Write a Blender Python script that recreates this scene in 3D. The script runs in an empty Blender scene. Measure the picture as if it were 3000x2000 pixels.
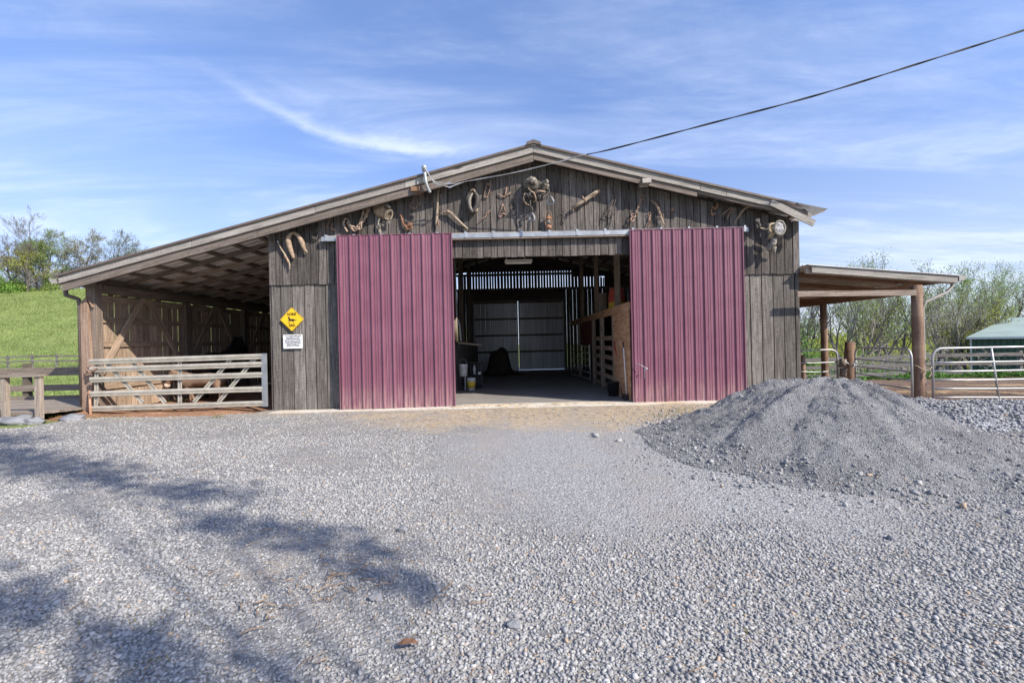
import bpy, bmesh, math, random
import numpy as np
from mathutils import Vector, Matrix, noise as mnoise

sc = bpy.context.scene
COL = sc.collection
R = math.radians

# ------------------------------------------------------------------ camera, world, sun, exposure
ROLL = R(1.3)
FPX = 1333.0                      # focal length in photo pixels (photo is 3000 wide)
CAMZ = 1.45
cam = bpy.data.objects.new("camera", bpy.data.cameras.new("camera"))
COL.objects.link(cam)
cam.data.sensor_width = 36.0
cam.data.lens = 36.0 * FPX / 3000.0
cam.data.clip_start = 0.05
cam.data.clip_end = 4000
cam.location = (0, 0, CAMZ)
cam.rotation_euler = (R(90), ROLL, 0)
sc.camera = cam

SUN = Vector((1.34, -1.0, 1.28)).normalized()
sun_el = math.asin(SUN.z)
sun_az = math.atan2(SUN.x, SUN.y)
ld = bpy.data.lights.new("sun", 'SUN')
ld.energy = 3.9
ld.angle = R(0.5)
ld.color = (1.0, 0.93, 0.83)
sun = bpy.data.objects.new("sun", ld)
COL.objects.link(sun)
sun.rotation_euler = (-SUN).to_track_quat('-Z', 'Y').to_euler()
sun.location = SUN * 50

sc.view_settings.view_transform = 'Standard'
sc.view_settings.look = 'None'
sc.view_settings.exposure = 0.84
sc.view_settings.gamma = 1.0
sc.view_settings.use_curve_mapping = False
sc.cycles.max_bounces = 14
sc.cycles.diffuse_bounces = 8


class NT:
    def __init__(s, tree):
        s.t = tree

    def n(s, typ, props=None, **ins):
        nd = s.t.nodes.new(typ)
        for k, v in (props or {}).items():
            setattr(nd, k, v)
        for k, v in ins.items():
            key = int(k[1:]) if (k[0] == 'i' and k[1:].isdigit()) else k.replace('_', ' ')
            s.set(nd.inputs[key], v)
        return nd

    def set(s, sock, v):
        if isinstance(v, bpy.types.NodeSocket):
            s.t.links.new(v, sock)
        elif isinstance(v, bpy.types.Node):
            s.t.links.new(v.outputs[0], sock)
        else:
            if isinstance(v, (tuple, list)) and len(v) == 3 and sock.type == 'RGBA':
                v = (*v, 1)
            sock.default_value = v

    def m(s, op, a, b=0.0, c=0.0, clamp=False):
        nd = s.t.nodes.new('ShaderNodeMath')
        nd.operation = op
        nd.use_clamp = clamp
        for i, v in enumerate((a, b, c)):
            s.set(nd.inputs[i], v)
        return nd.outputs[0]

    def ramp(s, fac, stops, interp='LINEAR'):
        nd = s.t.nodes.new('ShaderNodeValToRGB')
        nd.color_ramp.interpolation = interp
        el = nd.color_ramp.elements
        while len(el) > 1:
            el.remove(el[-1])
        for i, (p, c) in enumerate(stops):
            if not isinstance(c, (tuple, list)):
                c = (c, c, c)
            e = el[0] if i == 0 else el.new(p)
            e.position = p
            e.color = (*c[:3], 1)
        s.set(nd.inputs[0], fac)
        return nd.outputs[0]

    def mix(s, fac, a, b, blend='MIX'):
        nd = s.t.nodes.new('ShaderNodeMix')
        nd.data_type = 'RGBA'
        nd.blend_type = blend
        s.set(nd.inputs[0], fac)
        s.set(nd.inputs[6], a)
        s.set(nd.inputs[7], b)
        return nd.outputs[2]

    def smooth(s, v, a, b):
        nd = s.t.nodes.new('ShaderNodeMapRange')
        nd.interpolation_type = 'SMOOTHSTEP'
        s.set(nd.inputs[0], v)
        nd.inputs[1].default_value = a
        nd.inputs[2].default_value = b
        return nd.outputs[0]

    def noise(s, vec, scale, detail=4.0, rough=0.55, dist=0.0):
        nd = s.t.nodes.new('ShaderNodeTexNoise')
        if vec is not None:
            s.set(nd.inputs['Vector'], vec)
        nd.inputs['Scale'].default_value = scale
        nd.inputs['Detail'].default_value = detail
        nd.inputs['Roughness'].default_value = rough
        nd.inputs['Distortion'].default_value = dist
        return nd.outputs[0]


world = bpy.data.worlds.new("World")
sc.world = world
world.use_nodes = True
wt = NT(world.node_tree)
world.node_tree.nodes.clear()
sky = wt.n('ShaderNodeTexSky', {'sky_type': 'NISHITA', 'sun_disc': False})
sky.sun_elevation = sun_el
sky.sun_rotation = sun_az
sky.air_density = 1.0
sky.dust_density = 0.6
sky.ozone_density = 2.5
gen = wt.n('ShaderNodeTexCoord').outputs['Generated']
sx = wt.n('ShaderNodeSeparateXYZ', None, Vector=gen)
X_, Y_, Z_ = sx.outputs
# cirrus: noise on a high cloud sheet seen in perspective
den = wt.m('MAXIMUM', wt.m('ADD', Z_, 0.10), 0.06)
cp = wt.n('ShaderNodeCombineXYZ', None, X=wt.m('DIVIDE', X_, den), Y=wt.m('DIVIDE', Y_, den))
mp = wt.n('ShaderNodeMapping', None, Vector=cp.outputs[0], Rotation=(0, 0, R(-20)), Scale=(0.55, 1.7, 1))
c1 = wt.noise(mp.outputs[0], 1.1, 7, 0.62, 0.7)
mp2 = wt.n('ShaderNodeMapping', None, Vector=cp.outputs[0], Rotation=(0, 0, R(25)), Scale=(0.9, 2.4, 1), Location=(3, 1, 0))
c2 = wt.noise(mp2.outputs[0], 1.3, 8, 0.68, 1.0)
veil = wt.m('MULTIPLY', wt.smooth(c1, 0.38, 0.66), wt.m('ADD', 0.45, wt.m('MULTIPLY', wt.smooth(c2, 0.35, 0.7), 0.75)))
# one long feathered streak left of the ridge
ys = wt.m('MAXIMUM', Y_, 0.05)
u = wt.m('DIVIDE', X_, ys)
v = wt.m('DIVIDE', Z_, ys)
sn = wt.n('ShaderNodeCombineXYZ', None, X=wt.m('MULTIPLY', u, 3.0), Y=wt.m('MULTIPLY', v, 6.0))
wob = wt.m('MULTIPLY', wt.m('SUBTRACT', wt.noise(sn.outputs[0], 2.2, 6, 0.65), 0.5), 0.055)
u4 = wt.m('ADD', u, 0.4)
vc = wt.m('ADD', wt.m('ADD', 0.470, wt.m('MULTIPLY', u4, -0.37)), wt.m('MULTIPLY', wt.m('MULTIPLY', u4, u4), 0.75))
dv = wt.m('ADD', wt.m('SUBTRACT', v, vc), wob)
below = wt.smooth(dv, -0.022, 0.004)
above = wt.m('SUBTRACT', 1.0, wt.smooth(dv, 0.0, 0.16))
ab2 = wt.m('SUBTRACT', 1.0, wt.smooth(dv, -0.005, 0.03))
win = wt.m('MULTIPLY', wt.smooth(u, -0.72, -0.42), wt.m('SUBTRACT', 1.0, wt.smooth(u, -0.26, -0.02)))
win2 = wt.m('MULTIPLY', wt.smooth(u, -0.62, -0.2), wt.m('SUBTRACT', 1.0, wt.smooth(u, -0.15, 0.16)))
streak = wt.m('MULTIPLY', below, wt.m('ADD', wt.m('MULTIPLY', wt.m('MULTIPLY', ab2, win), 0.36),
              wt.m('MULTIPLY', wt.m('MULTIPLY', above, win2), wt.m('ADD', 0.08, wt.m('MULTIPLY', wt.smooth(c2, 0.25, 0.7), 0.3)))))
streak = wt.m('MULTIPLY', streak, wt.smooth(Y_, 0.05, 0.25))
hz = wt.m('SUBTRACT', 1.0, wt.smooth(Z_, 0.0, 0.42))
low = wt.m('MULTIPLY', hz, 0.36)
cl = wt.m('ADD', wt.m('ADD', wt.m('MULTIPLY', veil, wt.m('ADD', 0.28, wt.m('MULTIPLY', hz, 0.26))), streak), low, clamp=True)
blue = wt.mix(1.0, sky.outputs[0], (0.86, 0.91, 1.08), 'MULTIPLY')
grad = wt.ramp(wt.m('MAXIMUM', Z_, 0.0), [(0.0, (0.47, 0.47, 0.55)), (0.12, (0.57, 0.54, 0.57)), (0.35, (0.84, 0.79, 0.80)), (0.7, (1.12, 1.05, 1.0))])
blue = wt.mix(1.0, blue, grad, 'MULTIPLY')
skyc = wt.mix(cl, blue, (3.75, 4.2, 5.0))
bg = wt.n('ShaderNodeBackground', None, Color=skyc, Strength=0.15)
wo = wt.n('ShaderNodeOutputWorld', None, Surface=bg.outputs[0])

# ------------------------------------------------------------------ pixel -> place
cr, sr = math.cos(ROLL), math.sin(ROLL)


def W(px, py, Y):
    """photo pixel at distance Y -> point in the world"""
    dx, dy = px - 1500.0, 1000.0 - py
    wx = dx * cr + dy * sr
    wz = -dx * sr + dy * cr
    return Vector((wx / FPX * Y, Y, CAMZ + wz / FPX * Y))


def WX(px, py, X):
    dx, dy = px - 1500.0, 1000.0 - py
    wx = dx * cr + dy * sr
    return W(px, py, X * FPX / wx)


def rnd(a, b):
    return random.uniform(a, b)


random.seed(7)
np.random.seed(7)


def sstep(a, b, x):
    t = min(1, max(0, (x - a) / (b - a)))
    return t * t * (3 - 2 * t)


def lin(r, g, b):
    f = lambda c: (c / 255 / 12.92) if c / 255 <= 0.04045 else ((c / 255 + 0.055) / 1.055) ** 2.4
    return (f(r), f(g), f(b))


# ------------------------------------------------------------------ materials
MATS = {}


def newmat(name):
    m = bpy.data.materials.new(name)
    m.use_nodes = True
    t = NT(m.node_tree)
    b = m.node_tree.nodes['Principled BSDF']
    MATS[name] = m
    return m, t, b


def wood(name, dark, light, rough=0.88, blotch=0.5, bump=0.35, fine=30.0, warm=None):
    m, t, b = newmat(name)
    uv = t.n('ShaderNodeUVMap', {'uv_map': 'UVMap'}).outputs[0]
    a = t.n('ShaderNodeMapping', None, Vector=uv, Scale=(1.6, fine, 1)).outputs[0]
    g = t.noise(a, 1.0, 6, 0.68, 0.6)
    a2 = t.n('ShaderNodeMapping', None, Vector=uv, Scale=(0.8, 4.5, 1)).outputs[0]
    bl = t.noise(a2, 1.0, 4, 0.6, 1.0)
    a3 = t.n('ShaderNodeMapping', None, Vector=uv, Scale=(60, 8, 1)).outputs[0]
    saw = t.noise(a3, 1.0, 2, 0.5)
    vk = t.n('ShaderNodeTexVoronoi', None, Vector=t.n('ShaderNodeMapping', None, Vector=uv, Scale=(0.75, 3.4, 1)).outputs[0], Scale=1.0).outputs['Distance']
    knot = t.smooth(vk, 0.03, 0.12)
    f = t.m('ADD', t.m('MULTIPLY', g, 0.75), t.m('MULTIPLY', saw, 0.25))
    c = t.ramp(f, [(0.28, tuple(x * 0.55 for x in dark)), (0.44, dark), (0.66, light)])
    c = t.mix(t.m('MULTIPLY', t.smooth(bl, 0.35, 0.75), blotch), c, t.mix(0.5, c, warm or tuple(x * 0.45 for x in dark)))
    c = t.mix(knot, tuple(x * 0.3 for x in dark), c)
    tone = t.n('ShaderNodeAttribute', {'attribute_name': 'tone'}).outputs['Fac']
    tc = t.n('ShaderNodeCombineColor', None, Red=tone, Green=tone, Blue=t.m('MULTIPLY', tone, t.m('ADD', 0.97, t.m('MULTIPLY', tone, 0.03)))).outputs[0]
    c = t.mix(1.0, c, tc, 'MULTIPLY')
    t.set(b.inputs['Base Color'], c)
    b.inputs['Roughness'].default_value = rough
    b.inputs['Specular IOR Level'].default_value = 0.25
    bp = t.n('ShaderNodeBump', None, Strength=bump, Distance=0.01, Height=t.m('MULTIPLY', f, knot))
    t.set(b.inputs['Normal'], bp)
    return m


def plain(name, col, rough=0.7, metal=0.0, var=0.3, scale=8.0, bump=0.0, second=None, spec=0.4, bscale=None):
    m, t, b = newmat(name)
    co = t.n('ShaderNodeTexCoord').outputs['Object']
    n1 = t.noise(co, scale, 5, 0.62)
    sec = second or tuple(x * (1 - var) for x in col)
    c = t.ramp(n1, [(0.36, sec), (0.62, col)])
    tone = t.n('ShaderNodeAttribute', {'attribute_name': 'tone'}).outputs['Fac']
    tc = t.n('ShaderNodeCombineColor', None, Red=tone, Green=tone, Blue=tone).outputs[0]
    c = t.mix(1.0, c, tc, 'MULTIPLY')
    t.set(b.inputs['Base Color'], c)
    t.set(b.inputs['Roughness'], t.m('ADD', rough - 0.08, t.m('MULTIPLY', n1, 0.16)))
    b.inputs['Metallic'].default_value = metal
    b.inputs['Specular IOR Level'].default_value = spec
    if bump:
        bp = t.n('ShaderNodeBump', None, Strength=bump, Distance=0.01, Height=t.noise(co, bscale or scale * 4, 4, 0.6))
        t.set(b.inputs['Normal'], bp)
    return m


wood('siding_wood', (0.082, 0.071, 0.064), (0.22, 0.196, 0.178), bump=0.6)
wood('lower_wood', (0.11, 0.098, 0.086), (0.275, 0.25, 0.222), bump=0.6)
wood('fascia_wood', (0.26, 0.235, 0.205), (0.46, 0.43, 0.39), blotch=0.35)
wood('beam_wood', (0.22, 0.17, 0.135), (0.43, 0.35, 0.285))
wood('shed_wood', (0.30, 0.215, 0.15), (0.56, 0.43, 0.32), fine=18)
wood('dark_wood', (0.12, 0.098, 0.088), (0.26, 0.215, 0.19))
wood('red_wood', (0.28, 0.15, 0.09), (0.48, 0.30, 0.20))
wood('rake_wood', (0.15, 0.12, 0.10), (0.28, 0.235, 0.20))
wood('casing_wood', (0.25, 0.165, 0.115), (0.44, 0.32, 0.245))
wood('plywood', (0.46, 0.25, 0.14), (0.72, 0.46, 0.28), fine=9, blotch=0.3)
wood('fence_wood', (0.13, 0.12, 0.11), (0.30, 0.285, 0.26))
wood('deck_wood', (0.21, 0.17, 0.135), (0.40, 0.345, 0.285))
wood('post_wood', (0.19, 0.115, 0.08), (0.38, 0.27, 0.185), fine=14, bump=0.7)
wood('old_handle_wood', (0.30, 0.23, 0.16), (0.50, 0.42, 0.32))
plain('galvanized', (0.44, 0.455, 0.47), 0.42, 0.5, 0.25, 6.0)
plain('gate_metal', (0.54, 0.495, 0.41), 0.45, 0.3, 0.25, 5.0)
plain('tube_metal', (0.46, 0.465, 0.455), 0.42, 0.3, 0.25, 5.0)
plain('roof_metal', (0.82, 0.78, 0.74), 0.5, 0.15, 0.25, 1.5)
plain('rust', (0.38, 0.25, 0.19), 0.9, 0.0, 0.5, 25.0, 0.5, second=(0.20, 0.125, 0.09))
plain('pale_rust', (0.46, 0.36, 0.275), 0.9, 0.0, 0.5, 25.0, 0.5, second=(0.27, 0.18, 0.13))
plain('orange_rust', (0.38, 0.205, 0.12), 0.9, 0.0, 0.5, 25.0, 0.5, second=(0.22, 0.11, 0.065))
plain('iron', (0.16, 0.13, 0.115), 0.7, 0.3, 0.4, 20.0, 0.3)
plain('tan_leather', (0.40, 0.29, 0.20), 0.8, 0.0, 0.4, 14.0, 0.4)
plain('grey_leather', (0.27, 0.245, 0.205), 0.75, 0.0, 0.5, 14.0, 0.4)
plain('dark_leather', (0.065, 0.055, 0.05), 0.6, 0.0, 0.4, 14.0, 0.4)
plain('pale_leather', (0.36, 0.35, 0.345), 0.6, 0.0, 0.3, 10.0, 0.2)
plain('cream_leather', (0.55, 0.44, 0.28), 0.7, 0.0, 0.4, 18.0, 0.3)
plain('rope', (0.42, 0.34, 0.24), 0.9, 0.0, 0.4, 60.0, 0.5)
plain('black_cable', (0.02, 0.021, 0.024), 0.5, 0, 0.3)
plain('grey_cable', (0.36, 0.36, 0.37), 0.5, 0, 0.3)
plain('sign_yellow', (0.86, 0.52, 0.015), 0.45, 0, 0.08, 6.0)
plain('sign_black', (0.03, 0.022, 0.02), 0.5, 0, 0.1)
plain('sign_white', (0.80, 0.80, 0.79), 0.45, 0, 0.06, 9.0)
plain('bucket_white', (0.72, 0.70, 0.66), 0.5, 0, 0.2, 7.0)
plain('bucket_yellow', (0.75, 0.52, 0.06), 0.5, 0, 0.2, 7.0)
plain('black_plastic', (0.025, 0.026, 0.03), 0.45, 0, 0.3)
plain('red_plastic', (0.52, 0.09, 0.07), 0.55, 0, 0.3)
plain('red_paint', (0.42, 0.05, 0.04), 0.5, 0, 0.3)
plain('maroon_board', (0.22, 0.06, 0.05), 0.7, 0, 0.4)
plain('grey_box', (0.40, 0.40, 0.42), 0.5, 0.2, 0.2)
plain('green_metal', (0.035, 0.085, 0.06), 0.5, 0, 0.2, 1.0)
plain('green_roof', (0.34, 0.42, 0.36), 0.55, 0, 0.2, 0.6)
plain('white_trim', (0.66, 0.66, 0.70), 0.5, 0, 0.1)
plain('gutter_brown', (0.15, 0.115, 0.095), 0.45, 0, 0.2)
plain('gutter_grey', (0.34, 0.32, 0.29), 0.45, 0, 0.2)
plain('donkey_coat', (0.27, 0.175, 0.12), 0.95, 0, 0.35, 7.0, 0.6, bscale=120)
plain('pale_muzzle', (0.60, 0.47, 0.38), 0.95, 0, 0.2, 9.0)
plain('dark_mane', (0.06, 0.045, 0.04), 0.95, 0, 0.3)
plain('horse_coat', (0.012, 0.011, 0.012), 0.5, 0, 0.3)
plain('eye_black', (0.01, 0.01, 0.01), 0.15, 0, 0.1)
plain('sand', (0.55, 0.44, 0.31), 1.0, 0, 0.3, 14.0, 1.0)
plain('rock', (0.24, 0.245, 0.26), 0.9, 0, 0.35, 5.0, 0.8)
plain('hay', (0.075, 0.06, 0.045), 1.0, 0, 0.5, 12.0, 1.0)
plain('bark', (0.17, 0.15, 0.138), 0.95, 0, 0.4, 3.0, 0.6)
plain('pale_bark', (0.40, 0.37, 0.345), 0.95, 0, 0.4, 3.0, 0.6)
plain('fixture_white', (0.60, 0.58, 0.55), 0.5, 0, 0.2)
plain('stick', (0.33, 0.23, 0.15), 0.95, 0, 0.4, 30.0)
plain('brown_leaf', (0.25, 0.13, 0.07), 0.9, 0, 0.4, 30.0)


def leafmat(name, col, var=0.5):
    m, t, b = newmat(name)
    tone = t.n('ShaderNodeAttribute', {'attribute_name': 'tone'}).outputs['Fac']
    a = tuple(x * (1 - var) for x in col)
    c = t.ramp(tone, [(0.0, a), (1.0, tuple(min(1, x * (1 + var)) for x in col))])
    t.set(b.inputs['Base Color'], c)
    b.inputs['Roughness'].default_value = 0.7
    b.inputs['Specular IOR Level'].default_value = 0.25
    tr = t.n('ShaderNodeBsdfTranslucent', None, Color=c)
    mx = t.n('ShaderNodeMixShader', None, i0=0.35, i1=b.outputs[0], i2=tr.outputs[0])
    t.set(m.node_tree.nodes['Material Output'].inputs[0], mx)
    return m


leafmat('leaf_green', (0.23, 0.32, 0.075))
leafmat('leaf_yellow', (0.36, 0.39, 0.09))
leafmat('leaf_olive', (0.33, 0.32, 0.15))
leafmat('leaf_bright', (0.20, 0.34, 0.07))
leafmat('leaf_dark', (0.045, 0.085, 0.03))
leafmat('leaf_weed', (0.09, 0.19, 0.035))
leafmat('leaf_grass', (0.235, 0.295, 0.095), 0.42)
leafmat('leaf_dry', (0.26, 0.23, 0.09))
leafmat('blossom', (0.55, 0.53, 0.46), 0.3)
leafmat('twig_grey', (0.36, 0.33, 0.30), 0.5)


def door_paint():
    m, t, b = newmat('maroon_metal')
    co = t.n('ShaderNodeTexCoord').outputs['Object']
    n1 = t.noise(co, 1.3, 5, 0.6)
    c = t.ramp(n1, [(0.3, (0.170, 0.062, 0.092)), (0.7, (0.225, 0.090, 0.128))])
    z = t.n('ShaderNodeSeparateXYZ', None, Vector=co).outputs[2]
    ws = t.n('ShaderNodeMapping', None, Vector=co, Scale=(9, 9, 1.2)).outputs[0]
    dust = t.m('MULTIPLY', t.m('SUBTRACT', 1.0, t.smooth(z, 0.0, 0.75)), t.smooth(t.noise(ws, 1.5, 5, 0.7), 0.3, 0.75))
    c = t.mix(t.m('MULTIPLY', dust, 0.8), c, (0.40, 0.28, 0.25))
    fade = t.n('ShaderNodeMapping', None, Vector=co, Scale=(5, 5, 0.35)).outputs[0]
    c = t.mix(t.m('MULTIPLY', t.smooth(t.noise(fade, 1.0, 5, 0.65), 0.5, 0.75), 0.35), c, (0.36, 0.19, 0.225))
    sp = t.smooth(t.noise(co, 45, 3, 0.6), 0.66, 0.76)
    c = t.mix(t.m('MULTIPLY', sp, 0.3), c, (0.42, 0.30, 0.30))
    t.set(b.inputs['Base Color'], c)
    t.set(b.inputs['Roughness'], t.m('ADD', 0.36, t.m('MULTIPLY', n1, 0.2)))
    b.inputs['Specular IOR Level'].default_value = 0.45


door_paint()


def back_metal():
    m, t, b = newmat('bare_sheet_metal')
    co = t.n('ShaderNodeTexCoord').outputs['Object']
    st = t.n('ShaderNodeMapping', None, Vector=co, Scale=(14, 1, 0.6)).outputs[0]
    c = t.ramp(t.noise(st, 1.0, 5, 0.6), [(0.3, (0.34, 0.34, 0.39)), (0.7, (0.62, 0.62, 0.69))])
    t.set(b.inputs['Base Color'], c)
    b.inputs['Roughness'].default_value = 0.5
    b.inputs['Metallic'].default_value = 0.2


back_metal()


def gravel_mats():
    # yard: pale limestone gravel, grey stone dust in the middle, sandy dirt before the doorway
    m, t, b = newmat('gravel')
    co = t.n('ShaderNodeTexCoord').outputs['Object']
    xyz = t.n('ShaderNodeSeparateXYZ', None, Vector=co).outputs
    big = t.noise(co, 0.9, 6, 0.62)
    med = t.noise(co, 4.0, 5, 0.65)
    v1 = t.n('ShaderNodeTexVoronoi', None, Vector=co, Scale=38.0)
    v2 = t.n('ShaderNodeTexVoronoi', None, Vector=co, Scale=85.0)
    cell = t.n('ShaderNodeSeparateColor', None, Color=v1.outputs['Color']).outputs[0]
    cell2 = t.n('ShaderNodeSeparateColor', None, Color=v2.outputs['Color']).outputs[1]
    edge = t.smooth(v1.outputs['Distance'], 0.72, 0.30)
    pale = t.ramp(cell, [(0.0, (0.23, 0.228, 0.225)), (0.5, (0.365, 0.355, 0.338)), (0.85, (0.47, 0.457, 0.43)), (1.0, (0.37, 0.32, 0.26))])
    pale = t.mix(t.m('MULTIPLY', edge, 0.5), t.mix(1.0, pale, (0.62, 0.61, 0.6), 'MULTIPLY'), pale)
    fine = t.ramp(cell2, [(0.0, (0.19, 0.188, 0.186)), (0.6, (0.31, 0.306, 0.30)), (1.0, (0.46, 0.455, 0.44))])
    # stone-dust band running from the doorway toward the pile
    dx = t.m('SUBTRACT', xyz[0], t.m('ADD', 1.9, t.m('MULTIPLY', t.m('SUBTRACT', big, 0.5), 3.0)))
    dy = t.m('SUBTRACT', xyz[1], 6.2)
    r2 = t.m('ADD', t.m('POWER', t.m('DIVIDE', dx, 2.9), 2.0), t.m('POWER', t.m('DIVIDE', dy, 3.3), 2.0))
    fm = t.m('SUBTRACT', 1.0, t.smooth(t.m('ADD', r2, t.m('MULTIPLY', t.m('SUBTRACT', med, 0.5), 1.0)), 0.45, 1.35))
    c = t.mix(fm, pale, fine)
    # sandy dirt in front of the opening and along the wall
    ex = t.m('DIVIDE', t.m('SUBTRACT', xyz[0], 1.1), 4.3)
    ey = t.m('DIVIDE', t.m('SUBTRACT', xyz[1], 9.1), 1.8)
    r3 = t.m('ADD', t.m('ADD', t.m('MULTIPLY', ex, ex), t.m('MULTIPLY', ey, ey)), t.m('MULTIPLY', t.m('SUBTRACT', big, 0.5), 3.4))
    dm = t.m('SUBTRACT', 1.0, t.smooth(t.m('ADD', r3, t.m('MULTIPLY', t.m('SUBTRACT', med, 0.5), 2.6)), 0.2, 1.5))
    wl = t.m('MULTIPLY', t.smooth(xyz[1], 8.9, 9.9), t.smooth(t.m('ADD', big, t.m('MULTIPLY', med, 0.3)), 0.5, 0.72))
    dm = t.m('MAXIMUM', dm, t.m('MULTIPLY', wl, 0.6))
    dirt = t.ramp(t.noise(co, 9.0, 6, 0.7), [(0.25, (0.25, 0.175, 0.115)), (0.5, (0.42, 0.33, 0.22)), (0.75, (0.58, 0.48, 0.34))])
    c = t.mix(t.m('MULTIPLY', dm, 0.9), c, dirt)
    # brown worn spots
    sp = t.smooth(t.noise(co, 1.1, 6, 0.72, 0.5), 0.54, 0.70)
    c = t.mix(t.m('MULTIPLY', sp, 0.65), c, (0.37, 0.315, 0.255))
    # two worn wheel tracks that curve toward the doorway
    ty = t.m('ADD', xyz[0], t.m('MULTIPLY', t.m('SUBTRACT', t.noise(co, 0.35, 2, 0.5), 0.5), 2.0))
    for off in (-0.35, 1.25):
        tk = t.m('ABSOLUTE', t.m('SUBTRACT', ty, off))
        tm_ = t.m('MULTIPLY', t.smooth(tk, 0.42, 0.12), t.smooth(med, 0.30, 0.62))
        c = t.mix(t.m('MULTIPLY', tm_, 0.55), c, (0.30, 0.275, 0.245))
    t.set(b.inputs['Base Color'], c)
    b.inputs['Roughness'].default_value = 0.95
    b.inputs['Specular IOR Level'].default_value = 0.15
    h = t.m('ADD', t.m('MULTIPLY', t.m('SUBTRACT', 1.0, v1.outputs['Distance']), 0.7), t.m('MULTIPLY', t.m('SUBTRACT', 1.0, v2.outputs['Distance']), 0.4))
    bp = t.n('ShaderNodeBump', None, Strength=0.75, Distance=0.02, Height=h)
    t.set(b.inputs['Normal'], bp)

    for nm, sc1, cols in (('pile_dust', 130.0, [(0.0, (0.21, 0.208, 0.208)), (0.5, (0.365, 0.36, 0.355)), (1.0, (0.58, 0.575, 0.565))]),
                          ('pile_coarse', 42.0, [(0.0, (0.15, 0.155, 0.17)), (0.6, (0.34, 0.345, 0.36)), (1.0, (0.62, 0.62, 0.63))])):
        m, t, b = newmat(nm)
        co = t.n('ShaderNodeTexCoord').outputs['Object']
        v = t.n('ShaderNodeTexVoronoi', None, Vector=co, Scale=sc1)
        vb = t.n('ShaderNodeTexVoronoi', None, Vector=co, Scale=sc1 * 0.45)
        ce = t.n('ShaderNodeSeparateColor', None, Color=v.outputs['Color']).outputs[0]
        cb = t.n('ShaderNodeSeparateColor', None, Color=vb.outputs['Color']).outputs[0]
        c = t.ramp(t.m('ADD', t.m('MULTIPLY', ce, 0.6), t.m('MULTIPLY', cb, 0.4)), cols)
        c = t.mix(t.smooth(t.noise(co, 2.2, 5, 0.6), 0.4, 0.7), c, t.mix(1.0, c, (0.72, 0.72, 0.73), 'MULTIPLY'))
        t.set(b.inputs['Base Color'], c)
        b.inputs['Roughness'].default_value = 0.95
        b.inputs['Specular IOR Level'].default_value = 0.2
        h = t.m('ADD', t.m('SUBTRACT', 1.0, v.outputs['Distance']), t.m('SUBTRACT', 1.0, vb.outputs['Distance']))
        h = t.m('ADD', h, t.m('MULTIPLY', t.noise(co, 14, 4, 0.6), 1.5))
        t.set(b.inputs['Normal'], t.n('ShaderNodeBump', None, Strength=0.9, Distance=0.03, Height=h))

    m, t, b = newmat('stone')
    tone = t.n('ShaderNodeAttribute', {'attribute_name': 'tone'}).outputs['Fac']
    co = t.n('ShaderNodeTexCoord').outputs['Object']
    c = t.ramp(tone, [(0.0, (0.17, 0.175, 0.185)), (0.3, (0.275, 0.270, 0.266)), (0.7, (0.365, 0.358, 0.345)), (0.95, (0.48, 0.47, 0.445)), (1.0, (0.40, 0.31, 0.23))])
    c = t.mix(t.m('MULTIPLY', t.noise(co, 60, 3, 0.6), 0.4), c, t.mix(1.0, c, (0.7, 0.7, 0.7), 'MULTIPLY'))
    t.set(b.inputs['Base Color'], c)
    b.inputs['Roughness'].default_value = 0.9
    b.inputs['Specular IOR Level'].default_value = 0.25


gravel_mats()


def ground_mat(name, stops, s1, s2, bump, bdist=0.05, patch=None):
    m, t, b = newmat(name)
    co = t.n('ShaderNodeTexCoord').outputs['Object']
    a = t.noise(co, s1, 7, 0.65)
    f = t.noise(co, s2, 5, 0.7)
    fac = t.m('ADD', t.m('MULTIPLY', a, 0.45), t.m('MULTIPLY', f, 0.55))
    c = t.ramp(fac, stops)
    if patch:
        pm = t.smooth(t.noise(co, patch[0], 6, 0.66, 0.4), patch[1], patch[2])
        c = t.mix(t.m('MULTIPLY', pm, patch[4]), c, patch[3])
    t.set(b.inputs['Base Color'], c)
    b.inputs['Roughness'].default_value = 1.0
    b.inputs['Specular IOR Level'].default_value = 0.1
    t.set(b.inputs['Normal'], t.n('ShaderNodeBump', None, Strength=bump, Distance=bdist, Height=fac))


ground_mat('grass_field', [(0.30, (0.065, 0.105, 0.028)), (0.44, (0.14, 0.19, 0.055)), (0.56, (0.23, 0.265, 0.095)), (0.70, (0.36, 0.35, 0.17))], 0.10, 1.6, 1.0, 0.3,
           patch=(0.45, 0.56, 0.70, (0.34, 0.30, 0.16), 0.55))
ground_mat('paddock_mud', [(0.28, (0.07, 0.045, 0.033)), (0.5, (0.175, 0.118, 0.084)), (0.7, (0.30, 0.215, 0.15))], 1.4, 9.0, 1.0, 0.10,
           patch=(0.5, 0.56, 0.64, (0.50, 0.36, 0.20), 0.7))
ground_mat('shed_soil', [(0.28, (0.10, 0.055, 0.04)), (0.5, (0.27, 0.15, 0.09)), (0.7, (0.42, 0.26, 0.16))], 1.6, 10.0, 1.0, 0.06)
ground_mat('stone_dust_floor', [(0.28, (0.17, 0.157, 0.146)), (0.5, (0.235, 0.22, 0.205)), (0.7, (0.31, 0.29, 0.27))], 1.2, 14.0, 0.5, 0.02)
ground_mat('pale_concrete', [(0.28, (0.38, 0.34, 0.28)), (0.5, (0.55, 0.50, 0.42)), (0.7, (0.66, 0.63, 0.56))], 1.4, 12.0, 0.4, 0.01,
           patch=(1.1, 0.5, 0.62, (0.52, 0.40, 0.25), 0.7))


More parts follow.
